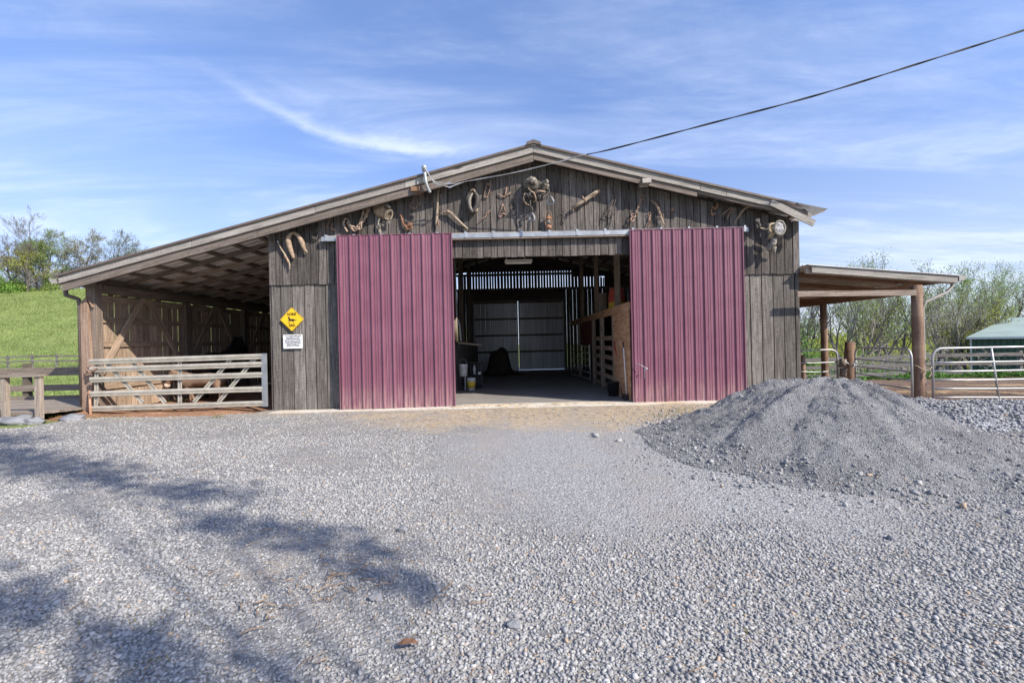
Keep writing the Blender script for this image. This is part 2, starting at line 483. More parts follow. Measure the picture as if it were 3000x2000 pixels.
# ------------------------------------------------------------------ mesh builder
class MB:
    def __init__(s):
        s.v, s.f, s.uv, s.tone, s.sm = [], [], [], [], []

    def add(s, verts, faces, tone=1.0, axis=None, smooth=False):
        b = len(s.v)
        vs = [Vector(p) for p in verts]
        s.v += vs
        if axis is None:
            ax = Vector((0, 0, 1))
        else:
            ax = Vector(axis).normalized()
        p1 = ax.orthogonal().normalized()
        # keep a stable cross direction for axis-aligned boards
        if abs(ax.z) > 0.9:
            p1 = Vector((1, 0, 0))
        elif abs(ax.x) > 0.5:
            p1 = Vector((0, 1, 0))
        elif abs(ax.y) > 0.5:
            p1 = Vector((1, 0, 0))
        p2 = ax.cross(p1).normalized()
        o1, o2 = rnd(0, 50), rnd(0, 50)
        for f in faces:
            s.f.append([b + i for i in f])
            s.uv.append([(vs[i].dot(ax) + o1, vs[i].dot(p1) + vs[i].dot(p2) + o2) for i in f])
            s.tone.append(tone)
            s.sm.append(smooth)

    HEX = [(0, 3, 2, 1), (4, 5, 6, 7), (0, 1, 5, 4), (1, 2, 6, 5), (2, 3, 7, 6), (3, 0, 4, 7)]

    def hexa(s, v8, tone=1.0, axis=None):
        s.add(v8, MB.HEX, tone, axis)

    def box(s, a, b, tone=1.0, axis=None):
        x0, y0, z0 = a
        x1, y1, z1 = b
        if axis is None:
            d = [abs(x1 - x0), abs(y1 - y0), abs(z1 - z0)]
            k = d.index(max(d))
            axis = [(1, 0, 0), (0, 1, 0), (0, 0, 1)][k]
        s.hexa([(x0, y0, z0), (x1, y0, z0), (x1, y1, z0), (x0, y1, z0), (x0, y0, z1), (x1, y0, z1), (x1, y1, z1), (x0, y1, z1)], tone, axis)

    def beam(s, p0, p1, w, h, up=(0, 0, 1), tone=1.0):
        """board from p0 to p1, w wide sideways, h deep along up (centred)"""
        p0, p1 = Vector(p0), Vector(p1)
        d = (p1 - p0).normalized()
        up = Vector(up)
        side = d.cross(up).normalized()
        u2 = side.cross(d).normalized()
        a, b = side * w / 2, u2 * h / 2
        s.hexa([p0 - a - b, p0 + a - b, p1 + a - b, p1 - a - b, p0 - a + b, p0 + a + b, p1 + a + b, p1 - a + b], tone, d)

    def tube(s, pts, r, n=8, closed=False, tone=1.0, caps=True, smooth=True, flat=1.0):
        pts = [Vector(p) for p in pts]
        if not isinstance(r, (list, tuple)):
            r = [r] * len(pts)
        N = len(pts)
        rings = []
        prev = None
        for i, p in enumerate(pts):
            if closed:
                d = pts[(i + 1) % N] - pts[i - 1]
            else:
                d = pts[min(i + 1, N - 1)] - pts[max(i - 1, 0)]
            if d.length < 1e-9:
                d = Vector((0, 0, 1))
            d.normalize()
            if prev is None:
                a = d.orthogonal().normalized()
            else:
                a = prev - d * prev.dot(d)
                a = a.normalized() if a.length > 1e-6 else d.orthogonal().normalized()
            prev = a
            bb = d.cross(a)
            rings.append([p + (a * math.cos(2 * math.pi * k / n) + bb * math.sin(2 * math.pi * k / n) * flat) * r[i] for k in range(n)])
        vs = [q for ring in rings for q in ring]
        fs = []
        M = N if closed else N - 1
        for i in range(M):
            j = (i + 1) % N
            for k in range(n):
                k2 = (k + 1) % n
                fs.append((i * n + k, i * n + k2, j * n + k2, j * n + k))
        if caps and not closed:
            fs.append(tuple(range(n - 1, -1, -1)))
            fs.append(tuple((N - 1) * n + k for k in range(n)))
        ax = pts[-1] - pts[0]
        if ax.length < 1e-6:
            ax = Vector((0, 0, 1))
        s.add(vs, fs, tone, ax, smooth)

    def ring(s, c, rad, r, normal=(0, -1, 0), n=14, m=6, tone=1.0, sq=1.0):
        nrm = Vector(normal).normalized()
        a = nrm.orthogonal().normalized()
        b = nrm.cross(a)
        c = Vector(c)
        s.tube([c + a * rad * math.cos(t * 2 * math.pi / n) + b * rad * sq * math.sin(t * 2 * math.pi / n) for t in range(n)], r, m, True, tone)

    def chain(s, pts, link=0.045, r=0.007, tone=1.0):
        r *= 1.2
        pts = [Vector(p) for p in pts]
        segs = []
        acc = 0
        k = 0
        for i in range(len(pts) - 1):
            a, b = pts[i], pts[i + 1]
            L = (b - a).length
            nlk = max(1, round(L / (link * 0.95)))
            for j in range(nlk):
                c = a.lerp(b, (j + 0.5) / nlk)
                d = (b - a).normalized()
                side = Vector((0, -1, 0)) if k % 2 else d.cross(Vector((0, -1, 0))).normalized()
                P = [c + d * link * 0.62 * math.cos(q * math.pi / 5) + side * link * 0.33 * math.sin(q * math.pi / 5) for q in range(10)]
                s.tube(P, r, 5, True, tone)
                k += 1

    def lathe(s, c, prof, n=20, tone=1.0, axis=(0, 0, 1), smooth=True):
        c = Vector(c)
        ax = Vector(axis).normalized()
        a = ax.orthogonal().normalized()
        b = ax.cross(a)
        vs = []
        for (r, h) in prof:
            for k in range(n):
                t = 2 * math.pi * k / n
                vs.append(c + ax * h + (a * math.cos(t) + b * math.sin(t)) * r)
        fs = []
        for i in range(len(prof) - 1):
            for k in range(n):
                k2 = (k + 1) % n
                fs.append((i * n + k, i * n + k2, (i + 1) * n + k2, (i + 1) * n + k))
        fs.append(tuple(range(n - 1, -1, -1)))
        fs.append(tuple((len(prof) - 1) * n + k for k in range(n)))
        s.add(vs, fs, tone, ax, smooth)

    def blob(s, c, rad, seed=0, amp=0.2, sub=2, tone=1.0, sq=(1, 1, 1), smooth=True, freq=1.5):
        bm = bmesh.new()
        bmesh.ops.create_icosphere(bm, subdivisions=sub, radius=1.0)
        vs = []
        for v in bm.verts:
            k = 1 + amp * mnoise.noise(v.co * freq + Vector((seed * 3.1, seed * 1.7, 0)))
            vs.append(Vector(c) + Vector((v.co.x * sq[0], v.co.y * sq[1], v.co.z * sq[2])) * rad * k)
        fs = [tuple(x.index for x in f.verts) for f in bm.faces]
        bm.free()
        s.add(vs, fs, tone, None, smooth)

    def flap(s, pts, bulge, thick=0.008, rings=7, tone=1.0, seed=0, wr=0.01):
        """a domed piece of leather with outline pts (3-D), bulging toward the viewer side (-Y)"""
        pts = [Vector(p) for p in pts]
        # refine outline
        out = []
        for i in range(len(pts)):
            a, b = pts[i], pts[(i + 1) % len(pts)]
            out += [a, a.lerp(b, 0.5)]
        n = len(out)
        c = sum(out, Vector()) / n
        vs = []
        for q in range(rings + 1):
            t = 1 - q / (rings + 0.0)
            for p in out:
                w = c.lerp(p, max(t, 0.02))
                off = bulge * (1 - t ** 2.2) + wr * mnoise.noise(w * 14 + Vector((seed, 0, 0))) + wr * 0.6 * mnoise.noise(w * 34 + Vector((seed, 5, 0)))
                vs.append(w + Vector((0, -off, 0)))
        m = len(vs)
        vs += [v + Vector((0, thick, 0)) for v in vs]
        fs = []
        for q in range(rings):
            for k in range(n):
                k2 = (k + 1) % n
                fs.append((q * n + k, q * n + k2, (q + 1) * n + k2, (q + 1) * n + k))
                fs.append((m + q * n + k2, m + q * n + k, m + (q + 1) * n + k, m + (q + 1) * n + k2))
        for k in range(n):
            k2 = (k + 1) % n
            fs.append((k2, k, m + k, m + k2))
        s.add(vs, fs, tone, (0, 0, 1), True)

    def build(s, name, mat, parent=None, origin=None):
        me = bpy.data.meshes.new(name)
        o = Vector(origin) if origin is not None else Vector((0, 0, 0))
        me.from_pydata([tuple(v - o) for v in s.v], [], s.f)
        uvl = me.uv_layers.new(name='UVMap')
        uvl.data.foreach_set('uv', [c for f in s.uv for uv in f for c in uv])
        at = me.attributes.new('tone', 'FLOAT', 'FACE')
        at.data.foreach_set('value', s.tone)
        me.polygons.foreach_set('use_smooth', s.sm)
        me.materials.append(MATS[mat])
        me.update()
        ob = bpy.data.objects.new(name, me)
        COL.objects.link(ob)
        ob.location = o
        if parent is not None:
            ob.parent = parent
            ob.matrix_parent_inverse = Matrix.Translation(parent.location).inverted() if parent.type == 'EMPTY' else Matrix.Identity(4)
        return ob


def tag(o, label, cat, group=None, kind=None):
    if label:
        o['label'] = label
    if cat:
        o['category'] = cat
    if group:
        o['group'] = group
    if kind:
        o['kind'] = kind
    return o


def thing(name, label, cat, loc=(0, 0, 0), group=None):
    o = bpy.data.objects.new(name, None)
    COL.objects.link(o)
    o.location = loc
    o.empty_display_size = 0.2
    return tag(o, label, cat, group)


def struct(o):
    o['kind'] = 'structure'
    return o


def np_mesh(name, verts, faces, tone, mat, smooth=False):
    """fast mesh from numpy; faces all the same size"""
    me = bpy.data.meshes.new(name)
    nv, nf, k = len(verts), len(faces), faces.shape[1]
    me.vertices.add(nv)
    me.vertices.foreach_set('co', np.ascontiguousarray(verts, dtype=np.float32).ravel())
    me.loops.add(nf * k)
    me.loops.foreach_set('vertex_index', np.ascontiguousarray(faces, dtype=np.int32).ravel())
    me.polygons.add(nf)
    me.polygons.foreach_set('loop_start', np.arange(0, nf * k, k, dtype=np.int32))
    if smooth:
        me.polygons.foreach_set('use_smooth', np.ones(nf, dtype=bool))
    if tone is not None:
        at = me.attributes.new('tone', 'FLOAT', 'FACE')
        at.data.foreach_set('value', np.ascontiguousarray(tone, dtype=np.float32))
    me.update(calc_edges=True)
    me.materials.append(MATS[mat])
    ob = bpy.data.objects.new(name, me)
    COL.objects.link(ob)
    return ob


# ------------------------------------------------------------------ terrain
def T(x, y):
    z = 0.0
    wl = sstep(2, -28, x)
    if y > 12:
        z += -0.55 * sstep(12, 34, y) * sstep(-6, -13, x)
    t = max(0.0, (y - 42) / 80.0)
    if t <= 1:
        h = 19.0 * (0.35 * t * t * (3 - 2 * t) + 0.65 * t)
    else:
        h = 19.0 - 0.10 * (y - 122)
    z += h * wl * (1 + 0.02 * math.sin(x * 0.07))
    wr = sstep(5.5, 10, x)
    d = 0.0
    if y > 11:
        d = -0.067 * (min(y, 20) - 11)
    if y > 20:
        d -= 0.12 * (min(y, 62) - 20)
    z += d * max(wr, sstep(24, 40, y) * (1 - wl))
    z += 0.05 * sstep(14, 30, abs(x) + max(0, y - 12)) * mnoise.noise(Vector((x * 0.25, y * 0.25, 0))) * 2
    return z


def sheet(name, xs, ys, zf, mat, keep=None):
    xs, ys = list(xs), list(ys)
    V = [(x, y, zf(x, y)) for y in ys for x in xs]
    F = []
    nx = len(xs)
    for j in range(len(ys) - 1):
        for i in range(nx - 1):
            if keep and not keep((xs[i] + xs[i + 1]) / 2, (ys[j] + ys[j + 1]) / 2):
                continue
            F.append((j * nx + i, j * nx + i + 1, (j + 1) * nx + i + 1, (j + 1) * nx + i))
    ob = np_mesh(name, np.array(V), np.array(F), None, mat, True)
    return struct(ob)


def spread(a, b, n, far, k):
    core = list(np.linspace(a, b, n))
    step = (b - a) / (n - 1)
    lo, hi = [], []
    q, st = a, step
    while q > -far:
        st *= k
        q -= st
        lo.append(q)
    q, st = b, step
    while q < far:
        st *= k
        q += st
        hi.append(q)
    return lo[::-1] + core + hi


sheet('ground', spread(-40, 40, 65, 900, 1.18), spread(-6, 130, 110, 900, 1.2), T, 'grass_field')


def yard_edge(x):
    return 9.95 + 0.12 * math.sin(x * 1.3) + 0.25 * mnoise.noise(Vector((x * 0.7, 3.3, 0)))


def yard_z(x, y):
    return 0.02 + 0.013 * mnoise.noise(Vector((x * 0.8, y * 0.8, 0))) + 0.005 * mnoise.noise(Vector((x * 3, y * 3, 5)))


def yard_keep(x, y):
    if y > 9.95 and not (-5.6 < x < 6.7):
        return False
    if x < -9.3 and y > 8.9 - 0.25 * (abs(x) - 9.3) + 0.4 * mnoise.noise(Vector((x, y, 0))):
        return False
    if x > 6.6 and y > 9.0 + 0.5 * mnoise.noise(Vector((x * 0.8, y, 2))):
        return False
    return y < 10.22


sheet('gravel_yard', np.linspace(-17, 15, 161), np.linspace(-15, 10.25, 130), yard_z, 'gravel', yard_keep)
sheet('paddock_ground', np.linspace(6.55, 34, 90), np.linspace(8.2, 21, 70),
      lambda x, y: T(x, y) + 0.009 + 0.05 * max(0, mnoise.noise(Vector((x * 1.1, y * 1.6, 0)))) * sstep(9.2, 10.2, y) + 0.02 * max(0, mnoise.noise(Vector((x * 4, y * 5, 0)))),
      'paddock_mud')


def shedz(x, y):
    m = 0.10 * math.exp(-((y - 10.35) / 0.5) ** 2) * sstep(-5.4, -6.6, x) * (0.8 + 0.5 * mnoise.noise(Vector((x * 1.3, y * 2, 1))))
    return 0.012 + m + 0.02 * mnoise.noise(Vector((x * 2, y * 2, 0))) * sstep(9.8, 10.4, y) - 0.02 * sstep(9.9, 9.5, y)


sheet('shed_floor', np.linspace(-9.9, -5.35, 60), np.linspace(9.5, 22.2, 90), shedz, 'shed_soil')
sheet('barn_floor', np.linspace(-5.35, 6.45, 50), np.linspace(10.26, 22.2, 40),
      lambda x, y: 0.014 + 0.012 * mnoise.noise(Vector((x, y, 0))), 'stone_dust_floor')
sheet('back_path', np.linspace(-7, 8, 30), np.linspace(22.25, 31, 20), lambda x, y: T(x, y) + 0.03, 'pale_concrete')
# pale concrete sill across the front of the barn, buried toward the left
mb = MB()
for i in range(34):
    x0 = -5.3 + i * 0.345
    x1 = x0 + 0.345
    za, zb = [0.045 + 0.012 * mnoise.noise(Vector((x * 0.9, 0, 0))) - 0.02 * sstep(-1.5, -4.5, x) for x in (x0, x1)]
    ya, yb = [9.80 + 0.05 * mnoise.noise(Vector((x * 1.7, 4, 0))) for x in (x0, x1)]
    yc = 10.20
    if -1.4 < x0 < 2.6:
        yc = 10.48
        mb.add([(x0, 10.20, za + 0.002), (x1, 10.20, zb + 0.002), (x1, yc, 0.03), (x0, yc, 0.03)], [(0, 1, 2, 3)])
    mb.add([(x0, ya, -0.05), (x1, yb, -0.05), (x1, yb, zb), (x0, ya, za), (x1, 10.20, zb + 0.002), (x0, 10.20, za + 0.002)], [(0, 1, 2, 3), (3, 2, 4, 5)])
struct(mb.build('apron', 'pale_concrete'))

# ------------------------------------------------------------------ the barn
RX, RZ = 0.56, 5.69
SL = 0.2515


def roof(x):
    return RZ - SL * abs(x - RX)


XL, XR, XS = -5.43, 6.50, -9.5          # barn corners, shed wall
YF, YB = 10.25, 22.3
barn = thing('barn', 'weathered wooden barn with open maroon sliding doors and lean-to roofs on both sides', 'barn', (0.5, YF, 0))


def tn(a=0.60, b=1.28):
    return rnd(a, b)


def planks_front(mb, x0, x1, y, th, zb, zt, w0, w1, gap, ymul=1):
    x = x0
    while x < x1 - 0.03:
        w = min(rnd(w0, w1), x1 - x)
        if x1 - (x + w) < 0.05:
            w = x1 - x
        a, b = x + gap / 2, x + w - gap / 2 * rnd(0.6, 1.4)
        yo = y + rnd(-0.006, 0.006)
        bz = zb((a + b) / 2)
        if bz is not None:
            bz += rnd(-0.012, 0.012)
            ta, tb = zt(a), zt(b)
            tilt = rnd(-0.004, 0.004)
            mb.hexa([(a, yo, bz), (b, yo, bz), (b, yo + th, bz), (a, yo + th, bz),
                     (a + tilt, yo, ta), (b + tilt, yo, tb), (b + tilt, yo + th, tb), (a + tilt, yo + th, ta)], tn(), (0, 0, 1))
        x += w


mb = MB()
planks_front(mb, XL, XR, YF - 0.03, 0.025, lambda x: 3.35 if -1.36 < x < 2.74 else 2.83,
             lambda x: roof(x) - (0.16 if x < RX else 0.20) + rnd(-0.02, 0.0), 0.135, 0.19, 0.017)
mb.build('gable_siding', 'siding_wood', barn)
for (xa, xb) in ((XL + 0.03, -1.36), (2.74, XR - 0.02)):
    mb = MB()
    planks_front(mb, xa, xb, YF, 0.025, lambda x: 0.02, lambda x: 2.88, 0.2, 0.29, 0.02)
    mb.build('lower_siding', 'lower_wood', barn)
    mb = MB()                                                 # dark sheet behind the boards makes their gaps read as shade
    mb.box((xa, YF + 0.045, 0.0), (xb, YF + 0.05, 2.9))
    mb.build('backing', 'dark_wood', barn)
# corner posts, jambs, header
for (x0, x1, y0, y1, z1) in ((XL - 0.02, XL + 0.10, YF + 0.03, YF + 0.16, 4.0), (XR - 0.12, XR + 0.015, YF + 0.03, YF + 0.16, 4.0),
                             (-1.5, -1.36, YF + 0.03, YF + 0.18, 4.9), (2.76, 2.9, YF + 0.03, YF + 0.18, 4.9)):
    mb = MB()
    mb.box((x0, y0, -0.1), (x1, y1, z1), tn())
    mb.build('post', 'dark_wood', barn)
mb = MB()
mb.box((-1.36, YF + 0.03, 3.36), (2.76, YF + 0.08, 3.56))
mb.build('header_beam', 'beam_wood', barn)


# side and back walls
def wall_x(name, mat, x, y0, y1, zt, w0, w1, gap, th=0.025, z0=0.0, gaps=None):
    mb = MB()
    y = y0
    while y < y1 - 0.05:
        w = min(rnd(w0, w1), y1 - y)
        g = gap * rnd(0.3, 1.8)
        xo = x + rnd(-0.004, 0.004)
        mb.box((xo, y, z0 + rnd(-0.01, 0.03)), (xo + th, y + w - g, zt + rnd(-0.02, 0)), tn(0.72, 1.2), (0, 0, 1))
        y += w
    return mb.build(name, mat, barn)


wall_x('shed_wall', 'shed_wood', XS - 0.045, YF + 0.1, YB, 2.78, 0.16, 0.24, 0.013, th=0.012, z0=0.03)
wall_x('side_wall', 'siding_wood', XL, YF + 0.2, YB, roof(XL) - 0.22, 0.16, 0.24, 0.006)
wall_x('side_wall', 'siding_wood', XR - 0.03, YF + 0.18, YB, roof(XR) - 0.2, 0.16, 0.24, 0.008)
mb = MB()
planks_front(mb, XS - 0.05, -1.85, YB, 0.025, lambda x: 0.02, lambda x: min(4.0, roof(x) - 0.2), 0.15, 0.22, 0.009)
planks_front(mb, 2.54, XR, YB, 0.025, lambda x: 0.02, lambda x: min(4.0, roof(x) - 0.2), 0.14, 0.22, 0.008)
planks_front(mb, -2.6, 4.6, YB, 0.025, lambda x: 4.0 if roof(x) > 4.25 else None, lambda x: max(4.02, min(roof(x) - 0.2, 4.92)), 0.12, 0.17, 0.027)
mb.build('back_wall', 'siding_wood', barn)
mb = MB()
mb.box((-1.9, YB + 0.001, 3.42), (2.6, YB + 0.02, 3.995), 0.7, (1, 0, 0))
def bz(xa, xb, z0):
    mb.hexa([(xa, YB + 0.03, z0), (xb, YB + 0.03, z0), (xb, YB + 0.05, z0), (xa, YB + 0.05, z0),
             (xa, YB + 0.03, roof(xa) - 0.001), (xb, YB + 0.03, roof(xb) - 0.001), (xb, YB + 0.05, roof(xb) - 0.001), (xa, YB + 0.05, roof(xa) - 0.001)], 0.7, (1, 0, 0))
bz(-2.7, RX, 4.86)
bz(RX, 3.0, 4.86)
bz(-5.5, -2.701, 3.7)
bz(3.001, 4.6, 4.55)
bz(4.601, 6.6, 3.98)
bz(-9.7, -5.501, 2.6)
mb.build('gable_boarding', 'dark_wood', barn)
for zz in (4.0, 4.72):
    mb = MB()
    mb.box((-5.3 if zz < 4.5 else -2.9, YB - 0.08, zz - 0.06), (6.3 if zz < 4.5 else 3.4, YB - 0.006, zz + 0.05))
    mb.build('girt', 'dark_wood', barn)

# back sliding doors: sheet metal on girts, a bright gap between
for (a, b) in ((-1.85, 0.318), (0.337, 2.54)):
    mb = MB()
    x = a
    while x < b - 0.01:
        x2 = min(x + 0.115, b)
        k = 0.012 if int((x - a) / 0.115) % 2 else 0.0
        mb.box((x, YB - 0.05 - k, 0.08 if a > 0 else 0.02), (x2 - 0.002, YB - 0.03, 3.42), tn(0.85, 1.1))
        x = x2
    d = mb.build('back_door', 'bare_sheet_metal', barn)
    for zz in (0.95, 1.75, 2.55, 3.36):
        mb = MB()
        mb.box((a + 0.04, YB - 0.11, zz - 0.045), (b - 0.04, YB - 0.066, zz + 0.045))
        mb.build('girt', 'dark_wood', d)

# roof sheets: corrugated metal, ribs run down the slope
mb = MB()
ys = []
y = 9.84
while y < YB + 0.35:
    ys += [(y, 0.0), (y + 0.16, 0.0), (y + 0.18, 0.018), (y + 0.21, 0.018), (y + 0.23, 0.0)]
    y += 0.23
for (xa, xb) in ((RX, -9.86), (RX, 6.84)):
    top, bot = [], []
    V = []
    for (yy, h) in ys:
        V += [(xa, yy, roof(xa) + h + 0.014), (xb, yy, roof(xb) + h + 0.014), (xa, yy, roof(xa) + h), (xb, yy, roof(xb) + h)]
    F = []
    for i in range(len(ys) - 1):
        o, p = i * 4, (i + 1) * 4
        F += [(o, o + 1, p + 1, p), (o + 2, p + 2, p + 3, o + 3), (o + 1, o + 3, p + 3, p + 1)]
    F.append((0, 2, 3, 1))
    mb.add(V, F, 1.0, (1, 0, -SL))
rf = mb.build('roof', 'roof_metal', barn)
mb = MB()
for sgn in (-1, 1):
    mb.hexa([(RX, 9.80, RZ + 0.02), (RX + sgn * 0.17, 9.80, RZ - 0.02), (RX + sgn * 0.17, YB + 0.4, RZ - 0.02), (RX, YB + 0.4, RZ + 0.02),
             (RX, 9.80, RZ + 0.10), (RX + sgn * 0.15, 9.80, RZ + 0.045), (RX + sgn * 0.15, YB + 0.4, RZ + 0.045), (RX, YB + 0.4, RZ + 0.10)])
mb.build('ridge_cap', 'iron', rf)
mb = MB()                                                     # bent loose sheet at the right eave
mb.add([(6.2, 9.80, roof(6.2) + 0.03), (6.86, 9.78, roof(6.86) + 0.035), (6.84, 10.2, roof(6.86) + 0.03), (6.2, 10.2, roof(6.2) + 0.03),
        (6.62, 9.93, roof(6.62) - 0.12)], [(0, 1, 2, 3), (0, 4, 1)], 0.8)
mb.build('loose_roof_sheet', 'roof_metal', rf)


def sloped(mb, xa, xb, y0, y1, ztop, zbot, tone=1.0):
    """board that follows the roof slope between xa and xb"""
    fa = lambda x, o: roof(x) + o
    ax = Vector((xb - xa, 0, roof(xb) - roof(xa)))
    mb.hexa([(xa, y0, fa(xa, zbot)), (xb, y0, fa(xb, zbot)), (xb, y1, fa(xb, zbot)), (xa, y1, fa(xa, zbot)),
             (xa, y0, fa(xa, ztop)), (xb, y0, fa(xb, ztop)), (xb, y1, fa(xb, ztop)), (xa, y1, fa(xa, ztop))], tone, ax)


for (xa, xb) in ((-9.80, -6.9), (-6.89, -4.2), (-4.19, -2.25), (-2.24, RX - 0.003), (RX + 0.003, 4.15), (4.16, 4.72), (4.73, 5.72)):
    mb = MB()
    dz = rnd(-0.006, 0.006)
    sloped(mb, xa, xb, 9.86 + rnd(0, 0.006), 9.895, -0.004 + dz, -0.155 + dz, tn(0.85, 1.12))
    mb.build('fascia_board', 'fascia_wood', barn)
mb = MB()                                                     # the last fascia board has dropped
mb.beam(W(2258, 592, 9.85), W(2385, 655, 9.84), 0.03, 0.14, (0, 0, 1), 1.05)
mb.build('fascia_board', 'fascia_wood', barn)
for (xa, xb, zb) in ((-9.75, -5.5, -0.33), (-5.49, RX - 0.003, -0.33), (RX + 0.003, 4.1, -0.29), (4.11, 6.5, -0.22)):
    mb = MB()
    sloped(mb, xa, xb, 9.90, 9.95, -0.05, zb, tn(0.8, 1.0))
    mb.build('rake_rafter', 'rake_wood', barn)
for px, py in ((1895, 528), (1218, 552)):                     # purlin ends under the rake
    p = W(px, py, 9.87)
    mb = MB()
    mb.box((p.x - 0.10, 9.84, p.z - 0.06), (p.x + 0.09, 10.15, p.z + 0.035), 1.3 if px > 1500 else 0.8)
    mb.build('purlin_end', 'fascia_wood' if px > 1500 else 'red_wood', barn)
for (xa, xb) in ((-9.86, RX - 0.05), (RX + 0.05, 6.5)):        # dark metal edge over the fascia
    mb = MB()
    sloped(mb, xa, xb, 9.822, 9.855, 0.036, -0.008)
    mb.build('rake_trim', 'gutter_brown', barn)
# purlins along the barn under the sheets
xs_p = [-9.62 + 0.62 * k for k in range(17)] + [0.95 + 0.62 * k for k in range(10)]
for x in xs_p:
    if abs(x - RX) < 0.1:
        continue
    mb = MB()
    mb.hexa([(x - 0.05, 9.96, roof(x - 0.05) - 0.045), (x + 0.05, 9.96, roof(x + 0.05) - 0.045), (x + 0.05, YB + 0.3, roof(x + 0.05) - 0.045), (x - 0.05, YB + 0.3, roof(x - 0.05) - 0.045),
             (x - 0.05, 9.96, roof(x - 0.05) - 0.003), (x + 0.05, 9.96, roof(x + 0.05) - 0.003), (x + 0.05, YB + 0.3, roof(x + 0.05) - 0.003), (x - 0.05, YB + 0.3, roof(x - 0.05) - 0.003)], tn(), (0, 1, 0))
    mb.build('purlin', 'beam_wood', barn)
for k in range(15):                                           # shed rafters
    y = 10.42 + 0.8 * k
    mb = MB()
    sloped(mb, -9.72, XL - 0.01, y, y + 0.045, -0.047, -0.135 + rnd(-0.012, 0.008), tn())
    mb.build('rafter', 'beam_wood', barn)
for k in range(8):                                            # main rafters
    y = 10.5 + 1.55 * k
    for (xa, xb) in ((XL + 0.05, RX - 0.002), (RX + 0.002, 6.45)):
        mb = MB()
        sloped(mb, xa, xb, y, y + 0.05, -0.047, -0.24, tn())
        mb.build('rafter', 'dark_wood', barn)

# shed front post with its casing, plate, rails, posts and braces on the side wall
mb = MB()
mb.box((XS - 0.10, YF + 0.02, -0.2), (XS + 0.12, YF + 0.2, 2.98), 0.75)
mb.build('post', 'beam_wood', barn)
mb = MB()
a = XS - 0.16
b = XS + 0.10
zt = 2.55
mb.hexa([(a, YF - 0.05, -0.15), (b, YF - 0.05, -0.15), (b, YF + 0.017, -0.15), (a, YF + 0.017, -0.15),
         (a, YF - 0.05, zt), (b - 0.12, YF - 0.05, zt + 0.12), (b - 0.12, YF + 0.017, zt + 0.12), (a, YF + 0.017, zt)], 1.0, (0, 0, 1))
mb.hexa([(b - 0.12, YF - 0.05, zt + 0.12), (b, YF - 0.05, zt - 0.12), (b, YF + 0.017, zt - 0.12), (b - 0.12, YF + 0.017, zt + 0.12),
         (b - 0.12, YF - 0.05, zt + 0.125), (b, YF - 0.05, zt - 0.115), (b, YF + 0.017, zt - 0.115), (b - 0.12, YF + 0.017, zt + 0.125)], 1.0)
mb.build('post_casing', 'casing_wood', barn)
for k in range(1, 5):
    y = YF + 0.1 + 2.85 * k
    mb = MB()
    mb.box((XS - 0.02, y - 0.09, -0.1), (XS + 0.14, y + 0.09, 2.76), tn(0.6, 0.8))
    mb.build('post', 'beam_wood', barn)
mb = MB()
mb.box((XS - 0.02, YF + 0.21, 2.77), (XS + 0.16, YB, 2.95), 0.72)
mb.build('top_plate', 'beam_wood', barn)
mb = MB()
mb.box((XS - 0.04, YF + 0.21, 2.952), (XS - 0.01, YB, 3.12), 0.7)
mb.build('eave_board', 'beam_wood', barn)
for zz, h in ((2.66, 0.15), (2.17, 0.13), (1.60, 0.13), (0.62, 0.14)):
    mb = MB()
    mb.box((XS - 0.03, YF + 0.22, zz - h / 2), (XS + 0.01, YB - 0.1, zz + h / 2), tn(0.8, 1.0))
    mb.build('wall_rail', 'shed_wood', barn)
for k in range(4):
    ya = YF + 0.2 + 2.85 * k
    ym = ya + 1.24
    for (y0, y1) in ((ya + 0.02, ym), (ya + 2.62, ym + 0.16)):
        mb = MB()
        mb.beam((XS + 0.045, y0, 0.95), (XS + 0.045, y1, 2.78), 0.04, 0.15, (1, 0, 0) if False else (0, 0, 1), tn(0.8, 1.1))
        mb.build('brace', 'shed_wood', barn)


# ---- sliding doors
def corrugated(mb, x0, x1, y, z0, z1, per=0.2286, h=0.032):
    prof = []
    x = x0
    n = max(1, round((x1 - x0) / per))
    per = (x1 - x0) / n
    for i in range(n):
        b = x0 + i * per
        prof += [(b, 0), (b + 0.022, 0), (b + 0.038, h), (b + 0.060, h), (b + 0.076, 0),
                 (b + per * 0.50, 0), (b + per * 0.50 + 0.006, 0.008), (b + per * 0.50 + 0.014, 0.008), (b + per * 0.50 + 0.02, 0),
                 (b + per * 0.73, 0), (b + per * 0.73 + 0.006, 0.008), (b + per * 0.73 + 0.014, 0.008), (b + per * 0.73 + 0.02, 0)]
    prof.append((x1, 0))
    V, F = [], []
    for (px, d) in prof:
        V += [(px, y - d, z0), (px, y - d, z1)]
    for i in range(len(prof) - 1):
        F.append((2 * i, 2 * i + 2, 2 * i + 3, 2 * i + 1))
    mb.add(V, F)
    for i in range(n):
        bx = x0 + i * per + 0.09
        for zz in np.linspace(z0 + 0.12, z1 - 0.4, 6):
            mb.lathe((bx, y, zz), [(0.009, 0), (0.009, 0.006), (0.004, 0.009)], 6, 1.0, (0, -1, 0))


